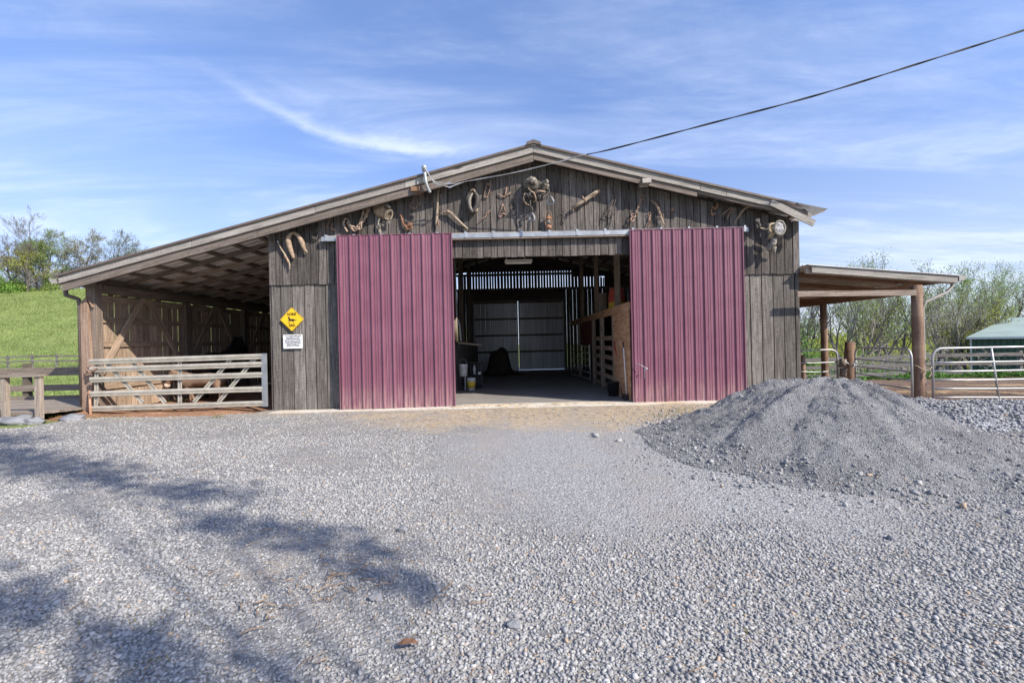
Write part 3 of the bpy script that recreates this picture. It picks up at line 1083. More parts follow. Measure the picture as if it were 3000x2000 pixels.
for (x0, x1, z0, z1) in ((-3.81, -1.29, 0.04, 3.865), (2.66, 5.14, 0.0, 3.845)):
    mb = MB()
    corrugated(mb, x0, x1, 10.06, z0, z1)
    d = mb.build('sliding_door', 'maroon_metal', barn)
    mb = MB()
    for (a, b) in ((x0 - 0.012, x0 + 0.004), (x1 - 0.004, x1 + 0.014)):
        mb.box((a, 10.03, z0 - 0.005), (b, 10.12, z1 + 0.005))
    mb.box((x0, 10.045, z1), (x1, 10.12, z1 + 0.012))
    mb.build('door_trim', 'maroon_metal', d)
    mb = MB()
    for zz in np.linspace(z0 + 0.1, z1 - 0.1, 5):
        mb.box((x0 + 0.02, 10.075, zz - 0.05), (x1 - 0.02, 10.115, zz + 0.05))
    for xx in (x0 + 0.008, x1 - 0.1):
        mb.box((xx, 10.076, z0 + 0.02), (xx + 0.09, 10.114, z1 - 0.02), 0.9, (0, 0, 1))
    mb.build('door_frame', 'beam_wood', d)
    if x0 > 0:                                                # gate-hook latch on the right-hand door
        P = lambda x, y, dd: W(1680 + x / 4.127, 820 + y / 4.127, 10.02 - dd)
        mb = MB()
        mb.tube([P(740, 1060, 0.0), P(760, 1030, 0.06), P(785, 1013, 0.08), P(890, 1068, 0.1)], 0.007, 6)
        mb.tube([P(890, 1060, 0.1), P(862, 1072, 0.1), P(858, 1190, 0.09)], 0.009, 6)
        mb.blob(P(885, 1072, 0.1), 0.025, 3, 0.2, 1)
        mb.build('latch', 'galvanized', d)
        mb = MB()
        for xx in (2.78, 2.95):
            mb.box((xx, 10.07, -0.05), (xx + 0.025, 10.09, z0))
        mb.build('floor_guide', 'galvanized', d)
# track: board, box rail, brackets
mb = MB()
mb.box((-4.05, 10.165, 3.80), (5.25, 10.218, 3.90), 1.0, (1, 0, 0))
tb = mb.build('track_board', 'fascia_wood', barn)
mb = MB()
mb.box((-4.18, 10.09, 3.765), (5.30, 10.163, 3.862), 1.0, (1, 0, 0))
tr = mb.build('door_track', 'galvanized', barn)
mb = MB()
mb.box((-1.34, 10.10, 3.735), (2.7, 10.19, 3.762), 1.0, (1, 0, 0))
mb.build('track_lip', 'beam_wood', barn)
for k in range(16):
    x = -4.08 + k * 0.62
    mb = MB()
    mb.box((x - 0.022, 10.08, 3.77), (x + 0.022, 10.166, 3.905))
    mb.box((x - 0.05, 10.155, 3.866), (x + 0.05, 10.167, 3.90))
    mb.build('bracket', 'galvanized', tr)

# ---- gutters and downspouts
gx = -9.90
mb = MB()
prof = [(-9.86, 3.02), (-9.87, 2.93), (-9.95, 2.93), (-10.0, 3.00), (-10.01, 3.05)]
V, F = [], []
for (x, z) in prof:
    V += [(x, 9.86, z), (x, YB + 0.3, z)]
for i in range(len(prof) - 1):
    F.append((2 * i, 2 * i + 1, 2 * i + 3, 2 * i + 2))
F.append((0, 2, 4, 6, 8))
mb.add(V, F)
g = mb.build('gutter', 'gutter_grey', barn)
mb = MB()
mb.tube([(-9.93, 10.15, 2.95), (-9.93, 10.15, 2.80), (-9.90, 10.13, 2.70), (-9.80, 10.18, 2.66), (-9.735, 10.24, 2.62), (-9.725, 10.26, 2.5), (-9.72, 10.26, 0.15)], 0.045, 8)
mb.build('downspout', 'gutter_brown', g)

# ---- right lean-to
PX0, PX1 = 6.52, 9.84


def pent(x):
    return 2.99 - 0.094 * (x - PX0)


mb = MB()
V, F = [], []
y = 9.95
yy = []
while y < YB + 0.3:
    yy += [(y, 0), (y + 0.17, 0), (y + 0.19, 0.018), (y + 0.22, 0.018)]
    y += 0.235
for (y, h) in yy:
    V += [(PX0, y, pent(PX0) + h), (PX1, y, pent(PX1) + h), (PX0, y, pent(PX0) + h - 0.012), (PX1, y, pent(PX1) + h - 0.012)]
for i in range(len(yy) - 1):
    o, p = i * 4, i * 4 + 4
    F += [(o, o + 1, p + 1, p), (o + 2, p + 2, p + 3, o + 3), (o + 1, o + 3, p + 3, p + 1)]
F.append((0, 2, 3, 1))
mb.add(V, F, 0.85)
mb.build('lean_to_roof', 'roof_metal', barn)


def pentb(mb, y0, y1, zt, zb, xa=PX0 + 0.01, xb=PX1 - 0.03, tone=1.0):
    mb.hexa([(xa, y0, pent(xa) + zb), (xb, y0, pent(xb) + zb), (xb, y1, pent(xb) + zb), (xa, y1, pent(xa) + zb),
             (xa, y0, pent(xa) + zt), (xb, y0, pent(xb) + zt), (xb, y1, pent(xb) + zt), (xa, y1, pent(xa) + zt)], tone, (1, 0, -0.094))


mb = MB()
pentb(mb, 9.985, 10.02, -0.018, -0.165, PX0 + 0.1)
mb.build('fascia_board', 'fascia_wood', barn)
for k in range(17):
    y = 10.06 + 0.72 * k
    mb = MB()
    pentb(mb, y, y + 0.05, -0.02, -0.13 - (0.05 if k == 0 else 0), tone=(1.45, 0.7)[k % 2])  # alternating tones stand in for light and shade among the rafters
    mb.build('rafter', 'red_wood' if k % 2 else 'beam_wood', barn)
mb = MB()
mb.beam((6.26, 9.96, 2.345), (9.02, 9.96, 2.315), 0.05, 0.12, (0, 0, 1), 0.95)
mb.build('tie_beam', 'beam_wood', barn)
mb = MB()
mb.box((8.84, 10.08, 2.29), (8.92, YB, 2.50), 1.0)
mb.build('eave_beam', 'red_wood', barn)
for k, y in enumerate((10.0, 13.0, 16.0, 19.0, 22.0)):
    mb = MB()
    pts = [(8.92 + 0.01 * math.sin(k + z), y + 0.01, z) for z in (-0.5, 0.3, 0.9, 1.6, 2.3 if k else 2.48)]
    mb.tube(pts, [0.118, 0.113, 0.108, 0.104, 0.102] if k == 0 else [0.095, 0.09, 0.09, 0.088, 0.085], 14, tone=tn(0.9, 1.05))
    mb.build('post', 'post_wood', barn)
mb = MB()
gp = [(9.83, 2.66), (9.83, 2.56), (9.93, 2.56), (9.98, 2.62), (9.99, 2.67)]
V, F = [], []
for (x, z) in gp:
    V += [(x, 9.97, z), (x, YB + 0.2, z)]
for i in range(len(gp) - 1):
    F.append((2 * i, 2 * i + 2, 2 * i + 3, 2 * i + 1))
F.append((0, 2, 4, 6, 8))
mb.add(V, F)
g = mb.build('gutter', 'gutter_grey', barn)
mb = MB()
mb.tube([(9.86, 10.16, 2.57), (9.85, 10.16, 2.45), (9.72, 10.15, 2.32), (9.2, 10.1, 2.12), (9.13, 10.1, 1.98), (9.13, 10.1, 0.6), (9.13, 10.1, 0.03)], 0.042, 8, flat=0.75)
mb.build('downspout', 'gutter_grey', g)

# ---- inside the barn
for y in (13.3, 16.3, 19.3):
    mb = MB()
    mb.box((-1.86, y - 0.08, 0), (-1.70, y + 0.08, roof(-1.8) - 0.25), 0.9)
    mb.build('post', 'dark_wood', barn)
mb = MB()
y = 11.1
while y < 22:
    w = rnd(0.2, 0.28)
    mb.box((-1.70, y, 0.02), (-1.675, y + w - 0.008, 1.45 if y > 12.4 else 1.9), tn(0.7, 1.1), (0, 0, 1))
    y += w
mb.build('aisle_wall', 'fence_wood', barn)
mb = MB()
mb.box((-1.64, 10.55, 0.02), (-1.60, 12.4, 1.55), 0.8)
mb.build('kick_panel', 'fence_wood', barn)
mb = MB()                                                     # short shelf board on the left
mb.beam((-1.66, 13.5, 1.45), (-0.98, 13.9, 1.36), 0.28, 0.05, (0, 0, 1), 1.0)
mb.build('shelf_board', 'beam_wood', barn)
# loft and stall front on the right, plane x = 2.72
mb = MB()
mb.box((2.70, 10.46, 2.10), (2.76, 20.8, 2.30), 1.1)
mb.build('loft_beam', 'plywood', barn)
mb = MB()
mb.box((2.78, 10.46, 2.24), (6.4, 20.8, 2.29), 0.8, (0, 1, 0))
mb.build('loft_floor', 'dark_wood', barn)
for y in (12.12, 15.12, 18.2):
    mb = MB()
    mb.box((2.77, y - 0.07, 2.30), (2.90, y + 0.07, roof(2.85) - 0.24), 1.0)
    mb.build('post', 'beam_wood', barn)
for y in (12.05, 13.7, 15.1, 18.3):
    mb = MB()
    mb.box((2.66, y - 0.07, 0), (2.77, y + 0.07, 2.098), tn(0.9, 1.1))
    mb.build('post', 'beam_wood', barn)
mb = MB()
mb.box((2.672, 10.36, 0.02), (2.692, 11.975, 2.098), 1.0, (0, 1, 0))
mb.build('stall_panel', 'plywood', barn)
for k, zz in enumerate((0.13, 0.40, 0.67, 0.94, 1.20, 1.48)):
    mb = MB()
    mb.box((2.70, 12.13, zz - 0.06), (2.73, 15.02, zz + 0.06), tn(0.85, 1.1), (0, 1, 0))
    mb.build('stall_slat', 'shed_wood', barn)
mb = MB()
mb.box((2.74, 15.2, 1.25), (2.765, 18.2, 2.09), 1.0, (0, 1, 0))
mb.build('stall_board', 'maroon_board', barn)
mb = MB()
mb.box((4.0, 12.0, 0.0), (4.04, 20.5, 2.2), 0.6)
mb.build('stall_back', 'dark_wood', barn)


# conduit + box inside left
mb = MB()
mb.tube([(-1.62, 13.14, 4.6), (-1.58, 13.14, 2.2), (-1.5, 13.12, 1.95), (-1.48, 13.12, 1.5)], 0.03, 8)
c = tag(mb.build('conduit', 'grey_box', None, (-1.55, 13.1, 1.4)), 'grey conduit pipe down the left aisle post inside the barn', 'pipe')
mb = MB()
mb.box((-1.56, 13.05, 1.02), (-1.38, 13.2, 1.5))
mb.build('junction_box', 'grey_box', c)
# fluorescent fixture under the header
fx = thing('light_fixture', 'white fluorescent light fixture hanging under the doorway header', 'lamp', (0.2, 11.0, 3.3))
mb = MB()
mb.box((-0.13, 10.95, 3.36), (0.53, 11.1, 3.42))
mb.build('housing', 'fixture_white', fx)
mb = MB()
for dy in (0.0, 0.075):
    mb.tube([(-0.11, 10.99 + dy, 3.345), (0.51, 10.99 + dy, 3.345)], 0.014, 8)
mb.build('tube', 'sign_white', fx)
mb = MB()
for x in (-0.1, 0.34):
    mb.box((x, 11.0, 3.42), (x + 0.02, 11.03, 3.55))
mb.build('hanger', 'fixture_white', fx)


# ------------------------------------------------------------------ signs
def text_mesh(body, size, loc, mat, parent, name, width=None, align='CENTER', ex=0.0015, rot=0.0, bold=0.0):
    cu = bpy.data.curves.new(name, 'FONT')
    cu.body = body
    cu.size = size
    cu.align_x = align
    cu.align_y = 'CENTER'
    cu.extrude = ex
    cu.offset = bold
    tmp = bpy.data.objects.new(name, cu)
    COL.objects.link(tmp)
    bpy.context.view_layer.update()
    dg = bpy.context.evaluated_depsgraph_get()
    me = bpy.data.meshes.new_from_object(tmp.evaluated_get(dg))
    bpy.data.objects.remove(tmp)
    xs = [v.co.x for v in me.vertices]
    wid = max(xs) - min(xs)
    cx = (max(xs) + min(xs)) / 2
    k = (width / wid) if width else 1.0
    ca, sa = math.cos(rot), math.sin(rot)
    for v in me.vertices:
        x, z, d = (v.co.x - cx) * k, v.co.y, v.co.z
        v.co = (loc[0] + x * ca - z * sa, loc[1] - d, loc[2] + x * sa + z * ca)
    me.materials.append(MATS[mat])
    ob = bpy.data.objects.new(name, me)
    COL.objects.link(ob)
    ob.parent = parent
    ob.matrix_parent_inverse = Matrix.Translation(parent.location).inverted()
    return ob


ZS = lambda x, y, Y=10.2: W(800 + x / 9.8, 880 + y / 9.8, Y)
c = (ZS(530, 195) + ZS(890, 530) + ZS(545, 890) + ZS(200, 555)) / 4
sg = thing('horse_crossing_sign', 'yellow diamond sign reading HORSE XING with a black trotting horse', 'sign', c)


def prism(mb, pts, y0, y1, tone=1.0):
    n = len(pts)
    V = [(p[0], y0, p[1]) for p in pts] + [(p[0], y1, p[1]) for p in pts]
    F = [tuple(range(n)), tuple(range(2 * n - 1, n - 1, -1))] + [(i, i + n, (i + 1) % n + n, (i + 1) % n) for i in range(n)]
    mb.add(V, F, tone)


def diamond(k):
    out = []
    ps = [ZS(530, 195), ZS(890, 530), ZS(545, 890), ZS(200, 555)]
    for i in range(4):
        a = ps[i]
        for q in (-1, 1):
            nb = ps[(i + q) % 4]
            p = a.lerp(nb, 0.05)
            out.append((c.x + (p.x - c.x) * k, c.z + (p.z - c.z) * k))
    return out


mb = MB()
prism(mb, diamond(1.0), 10.196, 10.200)
mb.build('panel', 'sign_yellow', sg)
mb = MB()
o, i = diamond(0.95), diamond(0.925)
n = len(o)
V = [(p[0], 10.1945, p[1]) for p in o] + [(p[0], 10.1945, p[1]) for p in i]
mb.add(V, [(k, (k + 1) % n, (k + 1) % n + n, k + n) for k in range(n)])
mb.build('border', 'sign_black', sg)
p = ZS(538, 400)
text_mesh('HORSE', 0.085, (p.x, 10.1945, p.z), 'sign_black', sg, 'lettering', width=0.198, rot=0.03, bold=0.002)
p = ZS(543, 720)
text_mesh('XING', 0.085, (p.x, 10.1945, p.z), 'sign_black', sg, 'lettering', width=0.15, rot=0.03, bold=0.002)
hp = [(455, 455), (468, 468), (485, 500), (500, 530), (540, 535), (580, 528), (605, 535), (620, 553), (650, 557), (690, 570), (660, 582), (625, 578), (605, 572),
      (598, 592), (588, 612), (590, 650), (575, 668), (570, 660), (578, 640), (570, 605), (545, 590), (510, 590), (490, 590), (492, 640), (485, 670), (470, 668), (480, 640), (478, 592),
      (462, 580), (440, 590), (440, 620), (460, 660), (448, 660), (430, 620), (428, 588), (450, 572), (452, 545), (445, 510), (430, 515), (420, 500), (440, 475)]
mb = MB()
prism(mb, [(ZS(*q).x, ZS(*q).z) for q in hp], 10.193, 10.1945)
mb.build('horse_emblem', 'sign_black', sg)
a, b = ZS(290, 985), ZS(855, 1370)
ws = thing('warning_sign', 'white rectangular warning notice in small print below the yellow diamond', 'sign', ((a.x + b.x) / 2, 10.2, (a.z + b.z) / 2))
cx, cz = (a.x + b.x) / 2, (a.z + b.z) / 2
hw, hh = abs(b.x - a.x) / 2, abs(a.z - b.z) / 2
mb = MB()
rr = 0.018
pts = []
for (sx_, sz_, a0) in ((1, 1, 0), (-1, 1, 90), (-1, -1, 180), (1, -1, 270)):
    for q in range(4):
        an = R(a0 + q * 30)
        pts.append((cx + sx_ * (hw - rr) + rr * math.cos(an), cz + sz_ * (hh - rr) + rr * math.sin(an)))
prism(mb, pts, 10.197, 10.201)
mb.build('panel', 'sign_white', ws)
text_mesh('WARNING', 0.036, (cx, 10.1955, cz + hh - 0.032), 'sign_black', ws, 'lettering', width=0.37, bold=0.001)
lines = ['UNDER TENNESSEE LAW, AN EQUINE', 'PROFESSIONAL IS NOT LIABLE FOR AN', 'INJURY TO OR THE DEATH OF A PARTICIPANT',
         'IN EQUINE ACTIVITIES RESULTING FROM', 'THE INHERENT RISKS OF EQUINE ACTIVITIES,', 'PURSUANT TO TENNESSEE CODE', 'ANNOTATED, TITLE 44, CHAPTER 20.']
wd = [0.30, 0.31, 0.37, 0.33, 0.36, 0.27, 0.30]
for k, tx in enumerate(lines):
    text_mesh(tx, 0.029, (cx, 10.1955, cz + hh - 0.071 - k * 0.0315), 'sign_black', ws, 'lettering', width=wd[k])

# ------------------------------------------------------------------ tack and tools hung on the gable
WY = 10.212
z2 = lambda x, y, d=0.03: W(760 + x / 3.92, 400 + y / 3.92, WY - d)
z3 = lambda x, y, d=0.03: W(1200 + x / 3.92, 400 + y / 3.92, WY - d)
z4 = lambda x, y, d=0.03: W(1750 + x / 3.36, 450 + y / 3.36, WY - d)
z7 = lambda x, y, d=0.03: W(2100 + x / 6.032, 580 + y / 6.032, WY - d)
z8 = lambda x, y, d=0.03: W(1480 + x / 7.125, 500 + y / 7.125, WY - d)


def hung(mb, name, mat, label, cat, at, group='old tack and tools hung on the gable'):
    o = mb.build(name, mat, None, at)
    return tag(o, label, cat, group)


def curve(pts, n=6):
    """Catmull-Rom through 3-D points"""
    P = [Vector(p) for p in pts]
    P = [P[0] * 2 - P[1]] + P + [P[-1] * 2 - P[-2]]
    out = []
    for i in range(1, len(P) - 2):
        for k in range(n):
            t = k / n
            a, b, c_, d = P[i - 1], P[i], P[i + 1], P[i + 2]
            out.append(0.5 * ((2 * b) + (c_ - a) * t + (2 * a - 5 * b + 4 * c_ - d) * t * t + (3 * b - a - 3 * c_ + d) * t ** 3))
    out.append(P[-2])
    return out


def taper(n, r0, rm, r1):
    return [(r0 + (rm - r0) * (2 * i / (n - 1)) if i < n / 2 else rm + (r1 - rm) * (2 * i / (n - 1) - 1)) for i in range(n)]


# 1 lowest hame
mb = MB()
c = curve([z2(213, 1215, 0.05), z2(245, 1280, 0.05), z2(300, 1370, 0.05), z2(345, 1460, 0.05), z2(345, 1530, 0.04)])
mb.tube(c, taper(len(c), 0.012, 0.022, 0.014), 8)
h = hung(mb, 'hame', 'old_handle_wood', 'curved wooden hame with a white knob hanging lowest at the barn corner', 'hame', z2(300, 1370))
mb = MB()
mb.blob(z2(213, 1207, 0.05), 0.02, 1, 0.1, 1)
mb.build('knob', 'sign_white', h).matrix_parent_inverse = Matrix.Translation(h.location).inverted()
mb = MB()
c2_ = curve([z2(285, 1370, 0.075), z2(318, 1420, 0.075), z2(325, 1450, 0.075)])
mb.tube(c2_, 0.008, 6)
mb.build('metal_strip', 'orange_rust', h).matrix_parent_inverse = Matrix.Translation(h.location).inverted()
# 2 tan collar
mb = MB()
c = curve([z2(392, 1398, 0.06), z2(365, 1320, 0.08), z2(332, 1205, 0.09), z2(345, 1140, 0.09), z2(385, 1100, 0.07)])
mb.tube(c, taper(len(c), 0.035, 0.062, 0.03), 12)
c = curve([z2(385, 1100, 0.07), z2(445, 1140, 0.09), z2(490, 1220, 0.09), z2(515, 1290, 0.08), z2(552, 1335, 0.05)])
mb.tube(c, taper(len(c), 0.03, 0.058, 0.016), 12)
hung(mb, 'horse_collar', 'tan_leather', 'tan padded horse collar hanging open like an upside-down V', 'horse collar', z2(400, 1200))
# 3 bit with strap
mb = MB()
mb.tube(curve([z2(692, 950), z2(688, 1030, 0.05), z2(665, 1080, 0.05), z2(625, 1105, 0.05), z2(588, 1108)]), 0.012, 6)
mb.tube(curve([z2(588, 1108), z2(600, 1150, 0.06), z2(640, 1180, 0.06), z2(665, 1150, 0.05), z2(680, 1060)]), 0.011, 6)
mb.chain([z2(590, 1115, 0.05), z2(640, 1175, 0.06)], 0.05, 0.008)
mb.ring(z2(650, 1165, 0.04), 0.03, 0.007)
hung(mb, 'bridle_bit', 'iron', 'curved iron bit with strap and chain right of the tan collar', 'bit', z2(640, 1080))
# 4 small hook with links
mb = MB()
mb.tube(curve([z2(785, 935), z2(805, 930, 0.05), z2(806, 955, 0.05), z2(790, 1000, 0.05), z2(780, 1040)]), 0.008, 6)
mb.ring(z2(778, 1048), 0.022, 0.006)
mb.chain([z2(842, 1000), z2(828, 1060, 0.05), z2(865, 1075)], 0.045, 0.007)
hung(mb, 'hook_and_link', 'rust', 'small rusty hook and a bit of chain above the left end of the track', 'hook', z2(800, 1000))
# 5 bent bars with a double chain
mb = MB()
mb.tube(curve([z2(992, 935, 0.03), z2(965, 990, 0.06), z2(985, 1050, 0.06), z2(1010, 1095, 0.04)]), 0.022, 8)
mb.tube(curve([z2(992, 935, 0.03), z2(1020, 960, 0.06), z2(1035, 1000, 0.06)]), 0.012, 6)
mb.chain([z2(1010, 985, 0.05), z2(1040, 1020, 0.06), z2(1090, 1050, 0.06), z2(1130, 1040, 0.06), z2(1165, 985, 0.06), z2(1185, 900, 0.05), z2(1198, 850, 0.03)], 0.074, 0.0135)
mb.chain([z2(1030, 1015, 0.05), z2(1075, 1075, 0.06), z2(1150, 1065, 0.07), z2(1180, 980, 0.07), z2(1225, 920, 0.06), z2(1248, 835, 0.03)], 0.074, 0.0135)
mb.ring(z2(1198, 840), 0.034, 0.008)
mb.ring(z2(1250, 825), 0.034, 0.008)
hung(mb, 'trace_chain', 'pale_rust', 'pair of draped trace chains ending in two rings with a bent bar', 'chain', z2(1100, 1000))
# 6 leather bag with rope
bag = thing('saddle_bag', 'brown leather bag with coiled rope and dangling straps near the left eave', 'bag', z2(1420, 870), 'old tack and tools hung on the gable')
mb = MB()
mb.flap([z2(*q) for q in ((1315, 800), (1370, 760), (1440, 755), (1500, 800), (1530, 860), (1500, 930), (1430, 950), (1360, 920), (1310, 870))], 0.10, seed=1, wr=0.08)
mb.build('pouch', 'tan_leather', bag)
mb = MB()
mb.flap([z2(*q, 0.1) for q in ((1400, 765), (1455, 770), (1510, 810), (1530, 850), (1480, 850), (1430, 800))], 0.08, seed=3, wr=0.02, tone=0.7)
mb.tube([z2(1455, 770, 0.15), z2(1500, 820, 0.19)], 0.03, 8)
mb.build('flap', 'grey_leather', bag)
mb = MB()
for k in range(5):
    mb.tube(curve([z2(1440 + 6 * k, 945 - k * 4, 0.1), z2(1445 + 8 * k, 880, 0.15), z2(1490 + 6 * k, 845, 0.17), z2(1528 + k, 885, 0.14), z2(1490 + 5 * k, 950, 0.12), z2(1440 + 6 * k, 945 - 4 * k, 0.1)]), 0.008, 5)
mb.build('rope_coil', 'rope', bag)
mb = MB()
mb.tube(curve([z2(1380, 940, 0.05), z2(1365, 1000, 0.08), z2(1390, 1040, 0.08), z2(1370, 1090, 0.07), z2(1395, 1135, 0.04)]), [0.016] * 24 + [0.02], 6, flat=0.5)
mb.flap([z2(*q, 0.05) for q in ((1350, 1050), (1385, 1040), (1400, 1090), (1398, 1135), (1370, 1110))], 0.03, seed=4)
mb.tube(curve([z2(1480, 950, 0.08), z2(1490, 980, 0.1), z2(1490, 1010, 0.08)]), 0.025, 6, flat=0.5)
mb.tube(curve([z2(1360, 1000, 0.06), z2(1400, 1010, 0.08), z2(1420, 1030, 0.08), z2(1400, 1040, 0.06)]), 0.008, 5)
mb.build('strap', 'grey_leather', bag)
# 7 rusty tangle on chain
mb = MB()
mb.chain([z2(1622, 890), z2(1635, 940, 0.04), z2(1650, 1000, 0.05), z2(1680, 1030, 0.06)], 0.05, 0.009)
for k in range(7):
    a = [z2(1715 + 38 * math.cos(k * 1.9 + j), 1030 + 38 * math.sin(k * 1.3 + j * 1.2), 0.03 + 0.07 * ((k * 3 + j) % 4) / 3) for j in range(4)]
    mb.tube(curve(a, 4), 0.009, 5)
hung(mb, 'rusty_chain_tangle', 'orange_rust', 'bright orange rusty knot of wire on a short hanging chain', 'chain', z2(1680, 990))
# 8 small hooks
mb = MB()
mb.tube(curve([z2(1780, 712, 0.04), z2(1760, 760, 0.05), z2(1730, 790, 0.05), z2(1745, 820, 0.05), z2(1785, 830, 0.05), z2(1815, 795, 0.05), z2(1845, 772)]), 0.009, 6)
mb.ring(z2(1845, 772), 0.018, 0.006)
mb.tube([z2(1785, 830, 0.05), z2(1755, 800, 0.06)], 0.008, 6)
hung(mb, 'hay_hook', 'rust', 'small twisted hook in the roof shadow left of the service mast', 'hook', z2(1780, 780))
# 9 long handle
mb = MB()
c = [z2(2058, 575, 0.05), z2(2050, 700, 0.05), z2(2042, 850, 0.05), z2(2035, 985, 0.05), z2(2030, 1015, 0.05)]
mb.tube(c, [0.022, 0.022, 0.026, 0.034, 0.03], 10)
h = hung(mb, 'tool_handle', 'old_handle_wood', 'long straight pale wooden handle hanging below the service mast', 'handle', z2(2042, 800))
mb = MB()
mb.chain([z2(2055, 960, 0.08), z2(2058, 1020, 0.07), z2(2040, 1030, 0.07)], 0.05, 0.009)
mb.build('link', 'rust', h).matrix_parent_inverse = Matrix.Translation(h.location).inverted()
# 10 hame beside it
mb = MB()
c = curve([z3(355, 888, 0.05), z3(400, 868, 0.06), z3(450, 868, 0.07), z3(500, 905, 0.07), z3(560, 965, 0.07), z3(620, 1020, 0.06), z3(672, 1062, 0.05)])
mb.tube(c, taper(len(c), 0.014, 0.036, 0.016), 8)
h = hung(mb, 'hame', 'old_handle_wood', 'thick bent wooden hame right of the long handle', 'hame', z3(500, 930))
mb = MB()
for q in ((445, 860), (485, 885)):
    mb.ring(z3(*q, 0.09), 0.035, 0.011, (0.5, -0.6, 0.5))
mb.build('band', 'rust', h).matrix_parent_inverse = Matrix.Translation(h.location).inverted()
# 11 black collar
mb = MB()
cc = z3(725, 745, 0.1)
P = []
for k in range(20):
    t = 2 * math.pi * k / 20
    P.append(z3(722 + 55 * math.sin(t) * (1.0 + 0.15 * math.cos(t)), 748 - 112 * math.cos(t), 0.08))
mb.tube(P, [0.06 if 2 < k < 17 else 0.045 for k in range(20)], 10, True)
o = hung(mb, 'horse_collar', 'dark_leather', 'dark oval leather horse collar under the left roof slope', 'horse collar', cc)
mb = MB()
P = [z3(712 - 38 * math.sin(math.pi * k / 8) + 10, 650 + 215 * k / 8, 0.15) for k in range(9)]
mb.tube(P, taper(9, 0.02, 0.045, 0.02), 8)
mb.build('roll', 'grey_leather', o).matrix_parent_inverse = Matrix.Translation(o.location).inverted()
mb = MB()
mb.tube(curve([z3(700, 625, 0.12), z3(735, 612, 0.14), z3(750, 640, 0.14)]), 0.02, 8)
mb.tube(curve([z3(745, 850, 0.1), z3(770, 855, 0.12), z3(780, 830, 0.1)]), 0.018, 8)
mb.build('buckle_strap', 'tan_leather', o).matrix_parent_inverse = Matrix.Translation(o.location).inverted()
# 12 rusty frame
mb = MB()
mb.tube([z3(880, 545), z3(936, 552), z3(912, 640), z3(888, 700), z3(855, 692), z3(868, 620)], 0.010, 6, True)
mb.tube([z3(878, 545), z3(938, 552)], 0.017, 8)
mb.tube([z3(850, 690), z3(890, 702)], 0.014, 8)
hung(mb, 'iron_loop', 'rust', 'narrow rusty four-sided iron loop right of the dark collar', 'ironwork', z3(893, 620))
# 13 Y
mb = MB()
mb.tube([z3(1112, 600), z3(1100, 660), z3(1098, 695)], 0.013, 6)
mb.tube([z3(1098, 695), z3(1050, 685), z3(1015, 660)], [0.014, 0.013, 0.018], 6)
mb.tube([z3(1098, 695), z3(1130, 668), z3(1152, 648)], [0.014, 0.012, 0.012], 6)
mb.ring(z3(1112, 588), 0.016, 0.007)
mb.ring(z3(1155, 645), 0.016, 0.007)
hung(mb, 'iron_fork', 'rust', 'rusty three-armed iron piece shaped like a Y left of the big saddle', 'ironwork', z3(1095, 660))
# 14 A
mb = MB()
mb.tube([z3(1072, 772), z3(1050, 840, 0.05), z3(1033, 892)], 0.010, 6)
mb.tube([z3(1072, 772), z3(1092, 830, 0.05), z3(1106, 890)], 0.010, 6)
mb.tube([z3(1030, 900), z3(1070, 885, 0.06), z3(1108, 895)], 0.014, 6)
mb.tube(curve([z3(1035, 890), z3(1040, 930, 0.05), z3(1065, 905, 0.05)]), 0.010, 6)
hung(mb, 'spreader', 'rust', 'rusty A-shaped iron spreader below the Y-shaped piece', 'ironwork', z3(1070, 840))
# 15 hook
mb = MB()
mb.ring(z3(915, 855), 0.022, 0.007)
mb.ring(z3(892, 878), 0.02, 0.008)
mb.tube(curve([z3(885, 890), z3(865, 925, 0.05), z3(845, 935, 0.06), z3(820, 955, 0.06), z3(795, 990)]), 0.010, 6)
hung(mb, 'clevis_hook', 'rust', 'small slanting rusty hook with two rings below the four-sided loop', 'hook', z3(860, 920))
# 16 big saddle under the ridge
sd = thing('saddle', 'old grey western saddle with two stirrups hanging below the ridge', 'saddle', z8(600, 400), 'old tack and tools hung on the gable')
mb = MB()
mb.flap([z8(*q, 0.1) for q in ((430, 185), (530, 105), (620, 140), (750, 230), (760, 265), (690, 300), (690, 360), (600, 420), (480, 400), (400, 330), (375, 245))], 0.11, seed=5, wr=0.12)
mb.build('skirt', 'grey_leather', sd)
mb = MB()
mb.flap([z8(*q, 0.26) for q in ((465, 195), (530, 150), (600, 200), (600, 300), (540, 310), (480, 270))], 0.05, seed=6, wr=0.02)
mb.build('seat', 'dark_leather', sd)  # dark piece stands for the shade in the hollow of the seat
mb = MB()
mb.flap([z8(*q, 0.16) for q in ((640, 470), (760, 450), (850, 470), (850, 590), (700, 660), (640, 600))], 0.02, seed=6, wr=0.02)
mb.build('gullet_shade', 'dark_leather', sd)  # dark piece painted in for the shade of a recess
mb = MB()
mb.flap([z8(*q, 0.22) for q in ((690, 285), (770, 250), (860, 225), (925, 300), (905, 380), (830, 405), (760, 400), (720, 340))], 0.06, seed=7, wr=0.10)
mb.tube(curve([z8(780, 250, 0.3), z8(840, 230, 0.36), z8(885, 195, 0.4)]), [0.03] * 12 + [0.018], 8)
mb.blob(z8(870, 240, 0.36), 0.045, 2, 0.3, 2)
mb.build('swell', 'grey_leather', sd)
mb = MB()
mb.flap([z8(*q, 0.14) for q in ((400, 450), (480, 420), (590, 450), (645, 560), (600, 650), (490, 705), (375, 620))], 0.06, seed=8, wr=0.10)
mb.build('fender', 'dark_leather', sd)
mb = MB()
c = curve([z8(610, 560, 0.2), z8(640, 470, 0.27), z8(690, 430, 0.3), z8(760, 435, 0.3), z8(830, 445, 0.27), z8(862, 520, 0.2)])
